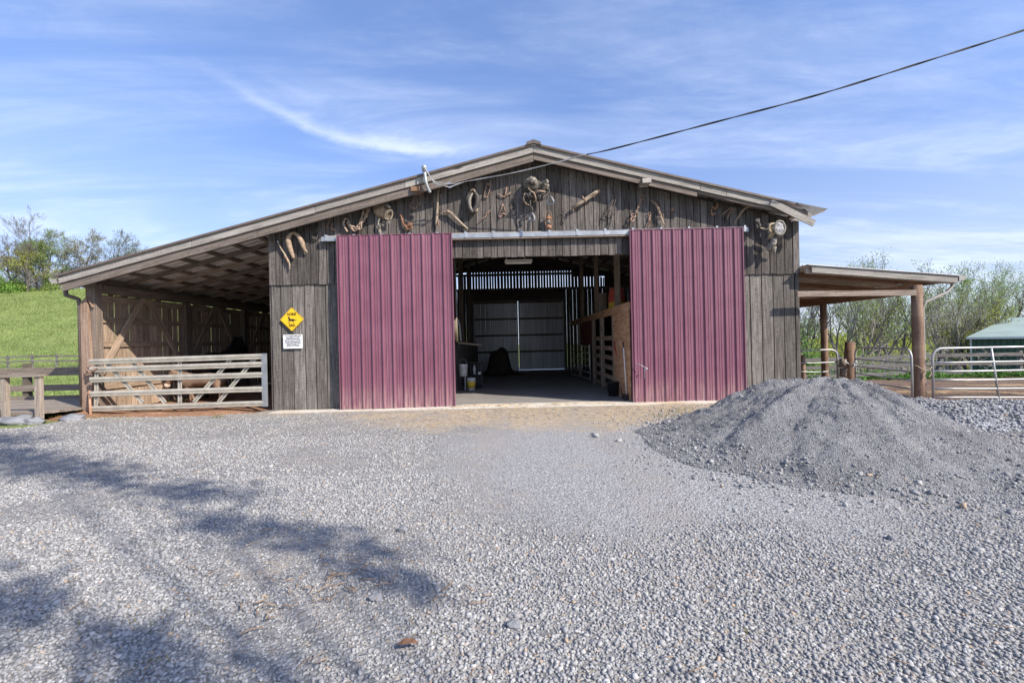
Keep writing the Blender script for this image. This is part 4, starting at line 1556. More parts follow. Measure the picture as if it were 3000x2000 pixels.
mb.tube(c, taper(len(c), 0.012, 0.024, 0.012), 8)
c = curve([z8(480, 360, 0.3), z8(540, 430, 0.32), z8(600, 470, 0.3), z8(640, 600, 0.25), z8(590, 660, 0.2)])
mb.tube(c, taper(len(c), 0.01, 0.018, 0.01), 8)
mb.tube(curve([z8(400, 480, 0.2), z8(385, 600, 0.22), z8(440, 690, 0.2), z8(500, 720, 0.18)]), 0.012, 6)
mb.build('cantle', 'tan_leather', sd)
mb = MB()
mb.tube([z8(525, 620, 0.26), z8(530, 760, 0.24), z8(515, 880, 0.2)], 0.017, 6, flat=0.5)
mb.tube([z8(555, 740, 0.2), z8(575, 830, 0.2), z8(570, 900, 0.18)], 0.02, 6, flat=0.5)
mb.tube([z8(910, 350, 0.3), z8(925, 460, 0.3), z8(920, 560, 0.3)], 0.018, 6, flat=0.5)
mb.tube([z8(390, 280, 0.2), z8(392, 380, 0.2), z8(365, 450, 0.16)], 0.012, 6)
rgs = random.Random(3)
for k in range(14):
    x0_, y0_ = rgs.uniform(400, 880), rgs.uniform(200, 560)
    a_ = rgs.uniform(0.4, 2.4)
    L2 = rgs.uniform(60, 150)
    mb.tube(curve([z8(x0_, y0_, 0.27), z8(x0_ + L2 * 0.4 * math.cos(a_) + rgs.uniform(-20, 20), y0_ + L2 * 0.4 * math.sin(a_), 0.31), z8(x0_ + L2 * math.cos(a_), y0_ + L2 * math.sin(a_), 0.24)]), rgs.uniform(0.008, 0.016), 5, flat=0.6, tone=rgs.uniform(0.6, 2.4))
mb.build('stirrup_strap', 'dark_leather', sd)
for P in ([(540, 875, 0.2), (515, 960, 0.22), (505, 1032, 0.2), (560, 1038, 0.3), (615, 1036, 0.34), (605, 960, 0.34), (570, 890, 0.28)],
          [(905, 545, 0.3), (878, 640, 0.3), (885, 690, 0.3), (950, 695, 0.36), (1015, 690, 0.4), (1005, 630, 0.4), (965, 545, 0.36)]):
    mb = MB()
    mb.tube([z8(*q) for q in P], [0.012, 0.016, 0.018, 0.022, 0.024, 0.022, 0.015], 8, True)
    mb.build('stirrup', 'pale_leather', sd)
# 17 lantern
ln = thing('lantern', 'rusty orange kerosene lantern hanging above the door track', 'lantern', z3(1595, 970), 'old tack and tools hung on the gable')
lc = z3(1597, 1040, 0.10)
mb = MB()
mb.lathe(lc, [(0.062, -0.04), (0.066, 0.0), (0.06, 0.03), (0.035, 0.045), (0.03, 0.055)], 18)
mb.lathe(lc + Vector((0, 0, 0.165)), [(0.04, 0.0), (0.055, 0.01), (0.05, 0.04), (0.032, 0.06), (0.03, 0.085), (0.038, 0.09), (0.03, 0.10)], 18)
for s_ in (-1, 1):
    mb.tube(curve([lc + Vector((s_ * 0.062, 0, 0.0)), lc + Vector((s_ * 0.075, 0, 0.10)), lc + Vector((s_ * 0.06, 0, 0.2)), lc + Vector((s_ * 0.03, 0, 0.245))]), 0.010, 6)
mb.build('body', 'orange_rust', ln)
mb = MB()
mb.lathe(lc + Vector((0, 0, 0.055)), [(0.03, 0), (0.042, 0.03), (0.044, 0.06), (0.034, 0.11)], 16)
mb.build('globe', 'grey_leather', ln)
mb = MB()
mb.tube(curve([lc + Vector((-0.068, 0, 0.15)), lc + Vector((-0.075, 0, 0.26)), lc + Vector((-0.04, 0, 0.345)), lc + Vector((0.0, 0.02, 0.365)), lc + Vector((0.04, 0, 0.345)), lc + Vector((0.075, 0, 0.26)), lc + Vector((0.068, 0, 0.15))]), 0.005, 6)
mb.build('handle', 'rust', ln)
# 18 ring bar
mb = MB()
mb.ring(z3(1783, 845), 0.024, 0.006)
mb.tube([z3(1780, 865), z3(1772, 945)], 0.010, 6)
mb.ring(z3(1772, 968), 0.034, 0.009)
mb.ring(z3(1750, 885), 0.026, 0.006, (0.4, -0.5, 0.7))
mb.ring(z3(1820, 890), 0.026, 0.006, (0.4, -0.5, 0.7))
hung(mb, 'snaffle_bit', 'iron', 'iron snaffle bit with rings right of the rusty lantern', 'bit', z3(1780, 900))
# 19 singletree
mb = MB()
c = [z3(1868, 822, 0.09), z3(1960, 765, 0.1), z3(2040, 712, 0.1), z3(2110, 665, 0.1), z3(2168, 625, 0.09)]
mb.tube(c, [0.034, 0.042, 0.045, 0.042, 0.036], 12)
h = hung(mb, 'singletree', 'old_handle_wood', 'slanting round wooden singletree bar under the right roof slope', 'singletree', z3(2020, 725))
mb = MB()
mb.ring(z3(2010, 735, 0.1), 0.05, 0.012, (0.8, 0, 0.55))
mb.tube(curve([z3(2000, 700, 0.14), z3(1985, 690, 0.14), z3(2000, 720, 0.15)]), 0.012, 6)
mb.tube(curve([z3(1872, 830, 0.1), z3(1885, 855, 0.1), z3(1875, 862, 0.1)]), 0.009, 6)
mb.ring(z3(2168, 628, 0.09), 0.04, 0.010, (0.8, 0, 0.55))
mb.tube(curve([z3(2150, 650, 0.08), z3(2120, 690, 0.08), z3(2108, 700, 0.08)]), 0.012, 6)
mb.build('fitting', 'rust', h).matrix_parent_inverse = Matrix.Translation(h.location).inverted()
# 20 tongs
mb = MB()
mb.tube(curve([z4(188, 388), z4(165, 450, 0.05), z4(120, 540, 0.06), z4(75, 600, 0.06), z4(48, 685)]), 0.010, 6)
mb.tube(curve([z4(190, 395), z4(175, 470, 0.07), z4(150, 560, 0.07), z4(145, 620, 0.06), z4(110, 700)]), 0.010, 6)
mb.tube(curve([z4(75, 590, 0.06), z4(105, 595, 0.07), z4(140, 605, 0.07)]), 0.012, 6)
mb.tube(curve([z4(155, 450, 0.06), z4(115, 530, 0.07), z4(160, 585, 0.07), z4(185, 560, 0.06), z4(180, 535, 0.05)]), 0.008, 6)
mb.tube(curve([z4(155, 590), z4(165, 640, 0.05), z4(150, 700, 0.06), z4(165, 742, 0.06), z4(180, 738)]), 0.008, 6)
hung(mb, 'ice_tongs', 'iron', 'long scissor-shaped iron tongs with hooked ends', 'tongs', z4(130, 560))
# 21 chain with hook
mb = MB()
mb.ring(z4(436, 435), 0.04, 0.009, (0, -1, 0), sq=1.5)
mb.chain([z4(425, 470), z4(400, 530, 0.05), z4(375, 595, 0.06)], 0.055, 0.010)
mb.ring(z4(355, 610, 0.06), 0.05, 0.014, (0.2, -0.8, 0.5))
mb.tube(curve([z4(345, 620, 0.07), z4(328, 650, 0.09), z4(345, 668, 0.09), z4(362, 650, 0.07)]), 0.018, 8)
hung(mb, 'chain_hook', 'rust', 'heavy rusty chain with a grab hook right of the tongs', 'chain', z4(400, 550))
# 22
mb = MB()
mb.ring(z4(512, 595), 0.034, 0.009)
mb.tube([z4(512, 620), z4(503, 690)], 0.014, 6)
mb.ring(z4(502, 702), 0.042, 0.009)
mb.tube([z4(524, 600), z4(522, 690)], 0.008, 6)
hung(mb, 'snaffle_bit', 'rust', 'rusty upright bit with a ring at each end left of the chained hame', 'bit', z4(510, 650))
# 23
mb = MB()
c = curve([z4(535, 465, 0.04), z4(580, 505, 0.07), z4(605, 560, 0.07), z4(625, 620, 0.07), z4(658, 702, 0.04)])
mb.tube(c, taper(len(c), 0.014, 0.026, 0.014), 8)
h = hung(mb, 'hame', 'cream_leather', 'yellowish curved hame with a chain along its edge', 'hame', z4(600, 580))
mb = MB()
mb.chain([z4(535, 470, 0.06), z4(585, 500, 0.09), z4(612, 565, 0.09), z4(632, 650, 0.08)], 0.05, 0.008)
mb.ring(z4(640, 610, 0.05), 0.03, 0.007)
mb.build('chain', 'rust', h).matrix_parent_inverse = Matrix.Translation(h.location).inverted()
# 24
mb = MB()
for k in range(3):
    an = k * math.pi / 3 + 0.3
    p, q = z4(740 + 18 * math.cos(an), 550 + 24 * math.sin(an)), z4(740 - 18 * math.cos(an), 550 - 24 * math.sin(an))
    mb.tube([p, q], 0.009, 6)
hung(mb, 'iron_star', 'rust', 'tiny star-shaped iron piece alone between the hame and the grab hook', 'ironwork', z4(740, 550))
# 25
mb = MB()
mb.chain([z4(1180, 490), z4(1178, 520, 0.04), z4(1160, 545, 0.05), z4(1130, 520, 0.04)], 0.05, 0.008)
mb.tube(curve([z4(1130, 525), z4(1122, 570, 0.05), z4(1132, 602, 0.06), z4(1162, 582, 0.05)]), [0.012] * 10 + [0.02] * 8 + [0.006], 8)
hung(mb, 'grab_hook', 'orange_rust', 'rust-red hook on a few chain links in the right roof shadow', 'hook', z4(1145, 550))
# 26
mb = MB()
mb.tube([z4(1216, 610), z4(1250, 585, 0.04), z4(1305, 540, 0.05)], [0.005, 0.016, 0.010], 6)
mb.tube([z4(1272, 655), z4(1290, 610, 0.05), z4(1312, 560, 0.05)], [0.006, 0.016, 0.010], 6)
mb.ring(z4(1308, 545), 0.03, 0.009)
mb.ring(z4(1322, 560), 0.028, 0.009)
hung(mb, 'shears', 'rust', 'open rusty shears above the right-hand door', 'shears', z4(1285, 590))
# 27
mb = MB()
c = curve([z4(1348, 692), z4(1385, 630, 0.05), z4(1425, 570, 0.06), z4(1480, 525, 0.06), z4(1555, 520, 0.03)])
mb.tube(c, taper(len(c), 0.008, 0.032, 0.02), 8, flat=0.6)
hung(mb, 'sickle_handle', 'tan_leather', 'thin brown curved hame above the right end of the track', 'hame', z4(1450, 600))
# 28 right saddle
s2 = thing('saddle', 'pale grey saddle with fringe and long strap at the right barn corner', 'saddle', z7(1050, 600), 'old tack and tools hung on the gable')
mb = MB()
P = [z7(1108 + 92 * math.sin(k * math.pi / 7), 530 - 122 * math.cos(k * math.pi / 7), 0.38) for k in range(14)]
mb.flap(P, 0.03, seed=9, wr=0.02)
mb.build('seat', 'pale_leather', s2)
mb = MB()
mb.tube(P, 0.026, 8, True)
mb.tube(curve([z7(1150, 420, 0.36), z7(1195, 520, 0.3), z7(1150, 640, 0.24), z7(1040, 640, 0.2)]), 0.035, 8)
mb.build('cantle', 'grey_leather', s2)
mb = MB()
mb.flap([z7(*q, 0.3) for q in ((920, 480), (985, 455), (1035, 455), (1020, 520), (1015, 600), (960, 615), (930, 560))], 0.08, seed=10, wr=0.05)
mb.tube(curve([z7(765, 528, 0.28), z7(830, 545, 0.3), z7(900, 548, 0.32), z7(925, 500, 0.34)]), 0.016, 6)
mb.tube(curve([z7(1030, 450, 0.36), z7(940, 470, 0.38), z7(930, 560, 0.36), z7(980, 620, 0.34)]), 0.022, 8)
for k in range(6):
    mb.tube(curve([z7(980 + 10 * k, 610, 0.34), z7(930 + 14 * k, 650 + 4 * k, 0.3), z7(915 + 12 * k, 700 + 10 * k, 0.26)]), 0.009, 5)
mb.build('pommel', 'cream_leather', s2)
mb = MB()
mb.tube(curve([z7(815, 440, 0.2), z7(880, 465, 0.28), z7(930, 500, 0.32)]), 0.014, 6)
mb.flap([z7(*q, 0.2) for q in ((665, 370), (760, 365), (790, 500), (740, 530), (690, 555), (660, 450))], 0.05, seed=11, wr=0.05)
mb.tube(curve([z7(690, 560, 0.15), z7(720, 520, 0.18), z7(770, 525, 0.2)]), 0.012, 6)
mb.build('girth_flap', 'dark_leather', s2)
mb = MB()
mb.flap([z7(*q, 0.26) for q in ((960, 690), (1060, 690), (1070, 780), (1030, 860), (890, 895), (905, 950), (860, 900), (930, 780))], 0.10, seed=12, wr=0.04)
mb.flap([z7(*q, 0.18) for q in ((980, 860), (1060, 830), (1050, 930), (1010, 1010), (985, 960), (955, 1005))], 0.05, seed=13, wr=0.03, tone=1.0)
mb.build('fender', 'grey_leather', s2)
mb = MB()
for k in range(9):
    x = 1045 + 15 * k
    mb.tube(curve([z7(x, 690 - 4 * k, 0.26), z7(x - 8 + 10 * math.sin(k * 2.1), 800, 0.22), z7(x - 14 + 14 * math.sin(k * 1.3), 900 + 25 * math.sin(k * 2.7), 0.16)]), 0.010, 5)
mb.build('fringe', 'dark_leather', s2)

# ------------------------------------------------------------------ service mast and cable
ms = thing('service_mast', 'galvanized electric service mast curving up past the left roof edge', 'mast', z2(1930, 500))
Q = lambda x, y, Y: W(760 + x / 3.92, 400 + y / 3.92, Y)
mb = MB()
mb.tube(curve([Q(1962, 645, 9.86), Q(1935, 590, 9.82), Q(1912, 520, 9.79), Q(1903, 455, 9.785), Q(1896, 400, 9.785)]), 0.033, 10)
mb.build('pipe', 'galvanized', ms)
mb = MB()
mb.lathe(Q(1893, 392, 9.77), [(0.045, -0.02), (0.055, 0.02), (0.06, 0.06), (0.05, 0.10), (0.02, 0.125)], 14)
mb.build('weather_cap', 'galvanized', ms)
Q3 = lambda x, y, Y: W(1200 + x / 3.92, 400 + y / 3.92, Y)
ends = [(Q3(425, 545, 9.72), 0), (Q3(448, 585, 9.70), 1), (Q3(455, 580, 9.72), 2)]
mb = MB()
for e, k in ends:
    s0 = Q3(165 + 6 * k, 350, 9.70)
    mb.tube(curve([s0, Q3(215 + 6 * k, 430 + 5 * k, 9.64), Q3(290 + 4 * k, 515 + 14 * k, 9.66), e]), 0.007, 6)
mb.build('drop_wire', 'grey_cable', ms)
mb = MB()
for e, k in ends[:2]:
    mb.beam(e, e + Vector((0.09, 0, 0.02)), 0.02, 0.03)
mb.build('splice', 'galvanized', ms)
# twisted overhead cable; the last wires run together from the splices
path = [(625, 522), (850, 480), (1060, 445), (1400, 370), (1700, 295), (2000, 215), (2352, 138)]
pts = [Q3(x, y, 9.72 - 0.1 * i) for i, (x, y) in enumerate(path)]
full = [(1800, 436), (2100, 357), (2400, 277), (2700, 184), (3000, 89)]
for i, (x, y) in enumerate(full[1:]):
    pts.append(W(x, y, 9.1 - 0.28 * (i + 1)))
dlast = (pts[-1] - pts[-2]).normalized()
for k in range(1, 8):
    pts.append(pts[9 + 1] + dlast * 3.0 * k + Vector((0, 0, 0.02 * k * k)))
cp_ = curve(pts, 40)
mb = MB()
for e, k in ends:
    mb.tube(curve([e, e.lerp(pts[0], 0.5) + Vector((0, 0, -0.02 + 0.012 * k)), pts[0]]), 0.006, 5)
oc = thing('overhead_cable', 'twisted overhead cable running from the gable to the upper right', 'cable', pts[0])
spans = ((0, 205, 'lit_tone_span', 'grey_cable'), (204, len(cp_), 'unlit_tone_span', 'black_cable'))  # one cable all along; its sunlit and unlit looks are put into the colour
for (ia, ib, nm_, mt_) in spans:
    if ia:
        mb = MB()
    for k in range(2):
        P = []
        rr_ = []
        L = 0.0
        for i, p in enumerate(cp_):
            if i:
                L += (p - cp_[i - 1]).length
            if not (ia <= i < ib):
                continue
            g = sstep(150, 300, i)
            an = L * 3.5 + k * math.pi
            P.append(p + Vector((0.3 * math.sin(an) * -1, math.cos(an), math.sin(an))) * (0.006 + 0.002 * g))
            rr_.append(0.007 + 0.0035 * g)
        mb.tube(P, rr_, 6)
    mb.build(nm_, mt_, oc)

# ------------------------------------------------------------------ left shed gate
gt = thing('livestock_gate', 'pale ribbed five-rail metal gate closing the left shed bay', 'gate', (-9.3, 10.05, 0))
zr_r = [1.245, 1.07, 0.84, 0.525, 0.21]
zr_l = [1.21, 1.035, 0.81, 0.50, 0.17]
xa, xb = -9.34, -5.52
for zl, zz in zip(zr_l, zr_r):
    mb = MB()
    prof = [(-0.062, 0.0), (-0.055, 0.022), (-0.030, 0.026), (-0.022, 0.010), (-0.008, 0.010), (0.004, 0.028), (0.032, 0.028), (0.052, 0.024), (0.062, 0.0)]
    V, F = [], []
    for (h, d) in prof:
        V += [(xa, 10.06 - d, zl + h), (xb, 10.06 - d, zz + h)]
    for i in range(len(prof) - 1):
        F.append((2 * i, 2 * i + 1, 2 * i + 3, 2 * i + 2))
    F.append(tuple(range(0, 2 * len(prof), 2)))
    F.append(tuple(range(2 * len(prof) - 1, 0, -2)))
    mb.add(V, F, tn(0.94, 1.06), (1, 0, 0))
    mb.build('rail', 'gate_metal', gt)


def channel(p0, p1, w=0.085):
    mb = MB()
    d = (p1 - p0).normalized()
    s_ = d.cross(Vector((0, 1, 0))).normalized()
    for k, (o, dy, ww) in enumerate(((-w * 0.36, 0.0, w * 0.3), (w * 0.36, 0.0, w * 0.3), (0, 0.014, w * 0.42))):
        mb.beam(p0 + s_ * o + Vector((0, dy, 0)), p1 + s_ * o + Vector((0, dy, 0)), ww, 0.012, (0, 1, 0), 1.0 if k < 2 else 0.7)
    mb.build('brace', 'gate_metal', gt)


GY = 10.09
for (x0, y0, x1, y1) in ((568, 1178, 676, 1052), (640, 1178, 748, 1048), (419, 1180, 310, 1060), (484, 1180, 386, 1058), (527, 1180, 527, 1053), (281, 1190, 284, 1062)):
    channel(W(x0, y0, GY), W(x1, y1, GY))
mb = MB()
mb.box((xb - 0.02, 10.035, 0.14), (xb + 0.09, 10.075, 1.31), 0.8)
mb.build('end_channel', 'galvanized', gt)
mb = MB()
mb.chain([W(252, 1080, 10.1), W(262, 1090, 10.0), W(285, 1078, 10.02)], 0.05, 0.009)
tag(mb.build('gate_chain', 'rust', None, W(262, 1090, 10.0)), 'short rusty chain tying the ribbed gate to the shed post', 'chain')
mb = MB()
pp = [(-9.52, 10.16, 0.0), (-9.35, 9.9, 0.03)]
mb.beam((-9.45, 10.15, 0.55), (-9.28, 9.98, 0.02), 0.04, 0.12, (0, 0, 1))
mb.build('kick_board', 'red_wood', barn)


# ------------------------------------------------------------------ animals (one skinned surface each)
def skin_body(name, joints, edges, root, mat, parent, sub=2):
    ids = list(joints)
    me = bpy.data.meshes.new(name)
    me.from_pydata([joints[i][0] for i in ids], [(ids.index(a), ids.index(b)) for a, b in edges], [])
    ob = bpy.data.objects.new(name, me)
    COL.objects.link(ob)
    md = ob.modifiers.new('skin', 'SKIN')
    md.use_smooth_shade = True
    sv = me.skin_vertices[0].data
    for k, i in enumerate(ids):
        r = joints[i][1]
        sv[k].radius = r if isinstance(r, tuple) else (r, r)
        sv[k].use_root = (i == root)
    s_ = ob.modifiers.new('sub', 'SUBSURF')
    s_.levels = s_.render_levels = sub
    bpy.context.view_layer.update()
    dg = bpy.context.evaluated_depsgraph_get()
    m2 = bpy.data.meshes.new_from_object(ob.evaluated_get(dg))
    bpy.data.objects.remove(ob)
    m2.name = name
    at = m2.attributes.new('tone', 'FLOAT', 'FACE')
    at.data.foreach_set('value', [1.0] * len(m2.polygons))
    for p in m2.polygons:
        p.use_smooth = True
    m2.materials.append(MATS[mat])
    o = bpy.data.objects.new(name, m2)
    COL.objects.link(o)
    o.parent = parent
    o.matrix_parent_inverse = Matrix.Translation(parent.location).inverted()
    return o


def quadruped(parent, mat, C, d, k, head, legs_shift=0.0, ear=0.2, neck_r=0.11):
    """C ground point under the belly, d heading (unit x,y), k withers height; head = list of (fwd, up, r) from neck to muzzle"""
    s_ = Vector((-d.y, d.x, 0))
    P = lambda f, u, l=0.0: tuple(C + d * f * k + s_ * l * k + Vector((0, 0, u * k)))
    J = {
        'mid': (P(0.0, 0.70), (0.24 * k, 0.22 * k)), 'loin': (P(-0.32, 0.74), 0.205 * k), 'croup': (P(-0.58, 0.74), 0.20 * k), 'butt': (P(-0.72, 0.66), 0.13 * k),
        'rib': (P(0.26, 0.70), 0.225 * k), 'chest': (P(0.52, 0.70), 0.19 * k),
    }
    E = [('mid', 'loin'), ('loin', 'croup'), ('croup', 'butt'), ('mid', 'rib'), ('rib', 'chest')]
    prev = 'chest'
    for i, (f, u, r) in enumerate(head):
        J['h%d' % i] = (P(f, u), r * k)
        E.append((prev, 'h%d' % i))
        prev = 'h%d' % i
    # the poll is h1; ears branch from it
    f1, u1, r1 = head[1]
    for l, nm in ((0.06, 'a'), (-0.06, 'b')):
        J['e' + nm] = (P(f1 + 0.0, u1 + ear * 0.55, l * 1.3), 0.035 * k)
        J['f' + nm] = (P(f1 - 0.02, u1 + ear, l * 1.6), 0.012 * k)
        E += [('h1', 'e' + nm), ('e' + nm, 'f' + nm)]
    for l, nm, sh in ((0.11, 'l', legs_shift), (-0.11, 'r', -legs_shift * 0.4)):
        J['s' + nm] = (P(0.48, 0.50, l), 0.10 * k)
        J['k' + nm] = (P(0.46 - sh * 0.5, 0.30, l), 0.052 * k)
        J['p' + nm] = (P(0.44 - sh, 0.09, l), 0.038 * k)
        J['q' + nm] = (P(0.46 - sh, 0.02, l), 0.05 * k)
        E += [('chest', 's' + nm), ('s' + nm, 'k' + nm), ('k' + nm, 'p' + nm), ('p' + nm, 'q' + nm)]
        J['t' + nm] = (P(-0.50, 0.50, l), 0.12 * k)
        J['u' + nm] = (P(-0.62, 0.33, l), 0.055 * k)
        J['v' + nm] = (P(-0.58, 0.09, l), 0.038 * k)
        J['w' + nm] = (P(-0.55, 0.02, l), 0.05 * k)
        E += [('croup', 't' + nm), ('t' + nm, 'u' + nm), ('u' + nm, 'v' + nm), ('v' + nm, 'w' + nm)]
    body = skin_body('body', J, E, 'mid', mat, parent)
    return body, P


dk = thing('donkey', 'small tan donkey standing behind the ribbed gate with lowered head', 'donkey', (-8.25, 12.1, 0))
body, P = quadruped(dk, 'donkey_coat', Vector((-8.22, 12.1, 0.02)), Vector((-1, 0.03, 0)).normalized(), 0.84,
                    [(0.76, 0.86, 0.145), (0.98, 0.93, 0.105), (1.08, 0.78, 0.10), (1.16, 0.62, 0.075), (1.19, 0.53, 0.07)], 0.22, 0.27)
mb = MB()
mb.blob(P(1.185, 0.565), 0.078, 2, 0.08, 2, sq=(0.95, 1.0, 1.0))
mb.build('muzzle', 'pale_muzzle', dk)
for l in (0.085, -0.085):
    mb = MB()
    mb.blob(P(1.06, 0.84, l), 0.014, 1, 0.0, 2)
    mb.build('eye', 'eye_black', dk)
mb = MB()
c = curve([P(0.50, 0.925), P(0.66, 0.97), P(0.82, 1.03), P(0.95, 1.05)])
mb.tube(c, 0.03, 6, flat=0.5)
mb.build('mane', 'dark_mane', dk)
mb = MB()
c = curve([P(-0.74, 0.74), P(-0.82, 0.6), P(-0.83, 0.4), P(-0.82, 0.25)])
mb.tube(c, [0.03] * 8 + [0.02] * 5 + [0.03] * 6, 6)
mb.build('tail', 'dark_mane', dk)
hs = thing('horse', 'black horse standing in the dark shed behind the donkey', 'horse', (-8.85, 13.6, 0))
hd = Vector((-0.06, 1.0, 0)).normalized()
body, P = quadruped(hs, 'horse_coat', Vector((-8.82, 13.6, 0.02)), hd, 1.42,
                    [(0.64, 0.92, 0.15), (0.82, 1.15, 0.10), (0.96, 1.08, 0.085), (1.08, 0.94, 0.06), (1.12, 0.89, 0.055)], 0.1, 0.13)
mb = MB()
c = curve([P(0.40, 0.90), P(0.52, 1.0), P(0.66, 1.16), P(0.78, 1.24)])
mb.tube(c, 0.06, 6, flat=0.5)
mb.build('mane', 'horse_coat', hs)
mb = MB()
c = curve([P(-0.74, 0.78), P(-0.84, 0.62), P(-0.85, 0.4), P(-0.82, 0.2)])
mb.tube(c, [0.05] * 8 + [0.07] * 5 + [0.03] * 6, 6)
mb.build('tail', 'horse_coat', hs)


# ------------------------------------------------------------------ small things in the aisle
def bucket(loc, r, h, mat, label, bail=True, band=None):
    t = thing('bucket', label, 'bucket', loc)
    mb = MB()
    mb.lathe(loc, [(r * 0.84, 0), (r * 0.87, h * 0.4), (r * 0.97, h * 0.8), (r * 1.05, h * 0.82), (r * 1.05, h * 0.86), (r, h * 0.88), (r, h * 0.93), (r * 1.04, h * 0.95), (r * 1.04, h), (r * 0.95, h), (r * 0.9, h * 0.5)], 24)
    mb.build('pail', mat, t)
    if band:
        mb = MB()
        mb.lathe(loc, [(r * 0.86 + 0.004, h * 0.22), (r * 0.955 + 0.004, h * 0.72)], 24)
        mb.build('label_band', band, t)
    if bail:
        mb = MB()
        L = Vector(loc)
        mb.tube(curve([L + Vector((-r * 1.05, 0, h * 0.9)), L + Vector((-r * 0.7, -0.02, h * 1.25)), L + Vector((0, -0.03, h * 1.42)), L + Vector((r * 0.7, -0.02, h * 1.25)), L + Vector((r * 1.05, 0, h * 0.9))]), 0.005, 5)
        mb.build('bail', 'galvanized', t)
    return t


bucket((-1.47, 13.55, 0.45), 0.135, 0.36, 'bucket_white', 'white plastic bucket hanging from its bail on the left aisle wall')
bucket((-1.25, 13.6, 0.02), 0.135, 0.37, 'bucket_white', 'white bucket with a yellow band standing on the barn floor', False, 'bucket_yellow')
mb = MB()
mb.chain([(-1.42, 13.5, 0.42), (-1.42, 13.5, 0.05)], 0.055, 0.011)
tag(mb.build('hanging_chain', 'galvanized', None, (-1.42, 13.5, 0.3)), 'light chain hanging below the white bucket', 'chain')
sh = thing('shelf_unit', 'black plastic shelf unit behind the buckets inside the barn', 'shelf', (-1.15, 14.3, 0))
for zz in (0.05, 0.42, 0.8):
    mb = MB()
    mb.box((-1.32, 14.15, zz), (-0.95, 14.55, zz + 0.03))
    mb.build('shelf', 'black_plastic', sh)
for x in (-1.32, -0.98):
    for y in (14.15, 14.52):
        mb = MB()
        mb.box((x, y, 0.02), (x + 0.03, y + 0.03, 0.86))
        mb.build('post', 'black_plastic', sh)
mb = MB()
mb.box((-1.29, 14.51, 0.08), (-0.98, 14.515, 0.80))
mb.build('back_panel', 'black_plastic', sh)
mb = MB()
mb.lathe((-1.2, 14.25, 0.45), [(0.04, 0), (0.045, 0.2), (0.02, 0.26), (0.02, 0.3)], 12)
tag(mb.build('jug', 'bucket_white', None, (-1.2, 14.25, 0.45)), 'pale plastic jug on the black shelf unit', 'jug')
mb = MB()
mb.box((-1.08, 14.2, 0.45), (-0.97, 14.35, 0.52))
tag(mb.build('carton', 'sign_white', None, (-1.02, 14.27, 0.45)), 'small white carton on the black shelf unit', 'box')
mb = MB()
for k in range(5):
    mb.ring((-1.33 + 0.01 * k, 10.6 + 0.01 * k, 1.75), 0.20 + 0.012 * k, 0.012, (1, 0.15, 0), 20, 6, sq=1.2)
tag(mb.build('rope_coil', 'rope', None, (-1.33, 10.6, 1.75)), 'coil of yellowish rope hanging just inside the left-hand door', 'rope')
# heap near the back doors
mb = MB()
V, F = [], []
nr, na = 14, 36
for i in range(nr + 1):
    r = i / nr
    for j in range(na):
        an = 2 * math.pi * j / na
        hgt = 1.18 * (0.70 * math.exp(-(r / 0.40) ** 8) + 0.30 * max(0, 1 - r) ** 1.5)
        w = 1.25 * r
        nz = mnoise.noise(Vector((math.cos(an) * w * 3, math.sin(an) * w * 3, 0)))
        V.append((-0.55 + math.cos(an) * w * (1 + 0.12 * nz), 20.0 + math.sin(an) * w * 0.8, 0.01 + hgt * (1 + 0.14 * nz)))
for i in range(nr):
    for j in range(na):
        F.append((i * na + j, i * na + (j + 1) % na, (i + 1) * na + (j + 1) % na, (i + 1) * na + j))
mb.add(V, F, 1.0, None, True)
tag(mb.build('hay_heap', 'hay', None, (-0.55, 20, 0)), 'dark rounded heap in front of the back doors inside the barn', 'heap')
# red tub upturned on a yellow one, on the loft
t = thing('tub', 'red tub turned over on a yellow base on the loft', 'tub', (3.02, 13.0, 2.3))
mb = MB()
mb.lathe((3.02, 13.0, 2.3), [(0.24, 0), (0.235, 0.2)], 20)
mb.build('base', 'bucket_yellow', t)
mb = MB()
mb.lathe((3.02, 13.0, 2.5), [(0.25, 0), (0.25, 0.02), (0.21, 0.36), (0.19, 0.40), (0.02, 0.41)], 20)
mb.build('shell', 'red_plastic', t)
mb = MB()
mb.beam((2.86, 14.2, 2.3), (2.9, 14.45, 2.92), 0.25, 0.03, (0, 1, 0))
tag(mb.build('board', 'beam_wood', None, (2.88, 14.3, 2.3)), 'short upright board on the loft beside the red tub', 'board')
# inner gate on the right aisle
ig = thing('stall_gate', 'grey tube stall gate deep inside the barn on the right', 'gate', (2.6, 16.6, 0))
mb = MB()
for (p, q) in (((2.6, 15.25, 0.1), (2.6, 15.25, 1.3)), ((2.35, 18.1, 0.1), (2.35, 18.1, 1.3))):
    mb.tube([p, q], 0.022, 8)
mb.build('upright', 'tube_metal', ig)
for k in range(6):
    mb = MB()
    zz = 0.12 + k * 0.22
    mb.tube([(2.6, 15.25, zz), (2.35, 18.1, zz)], 0.016, 8)
    mb.build('rail', 'tube_metal', ig)
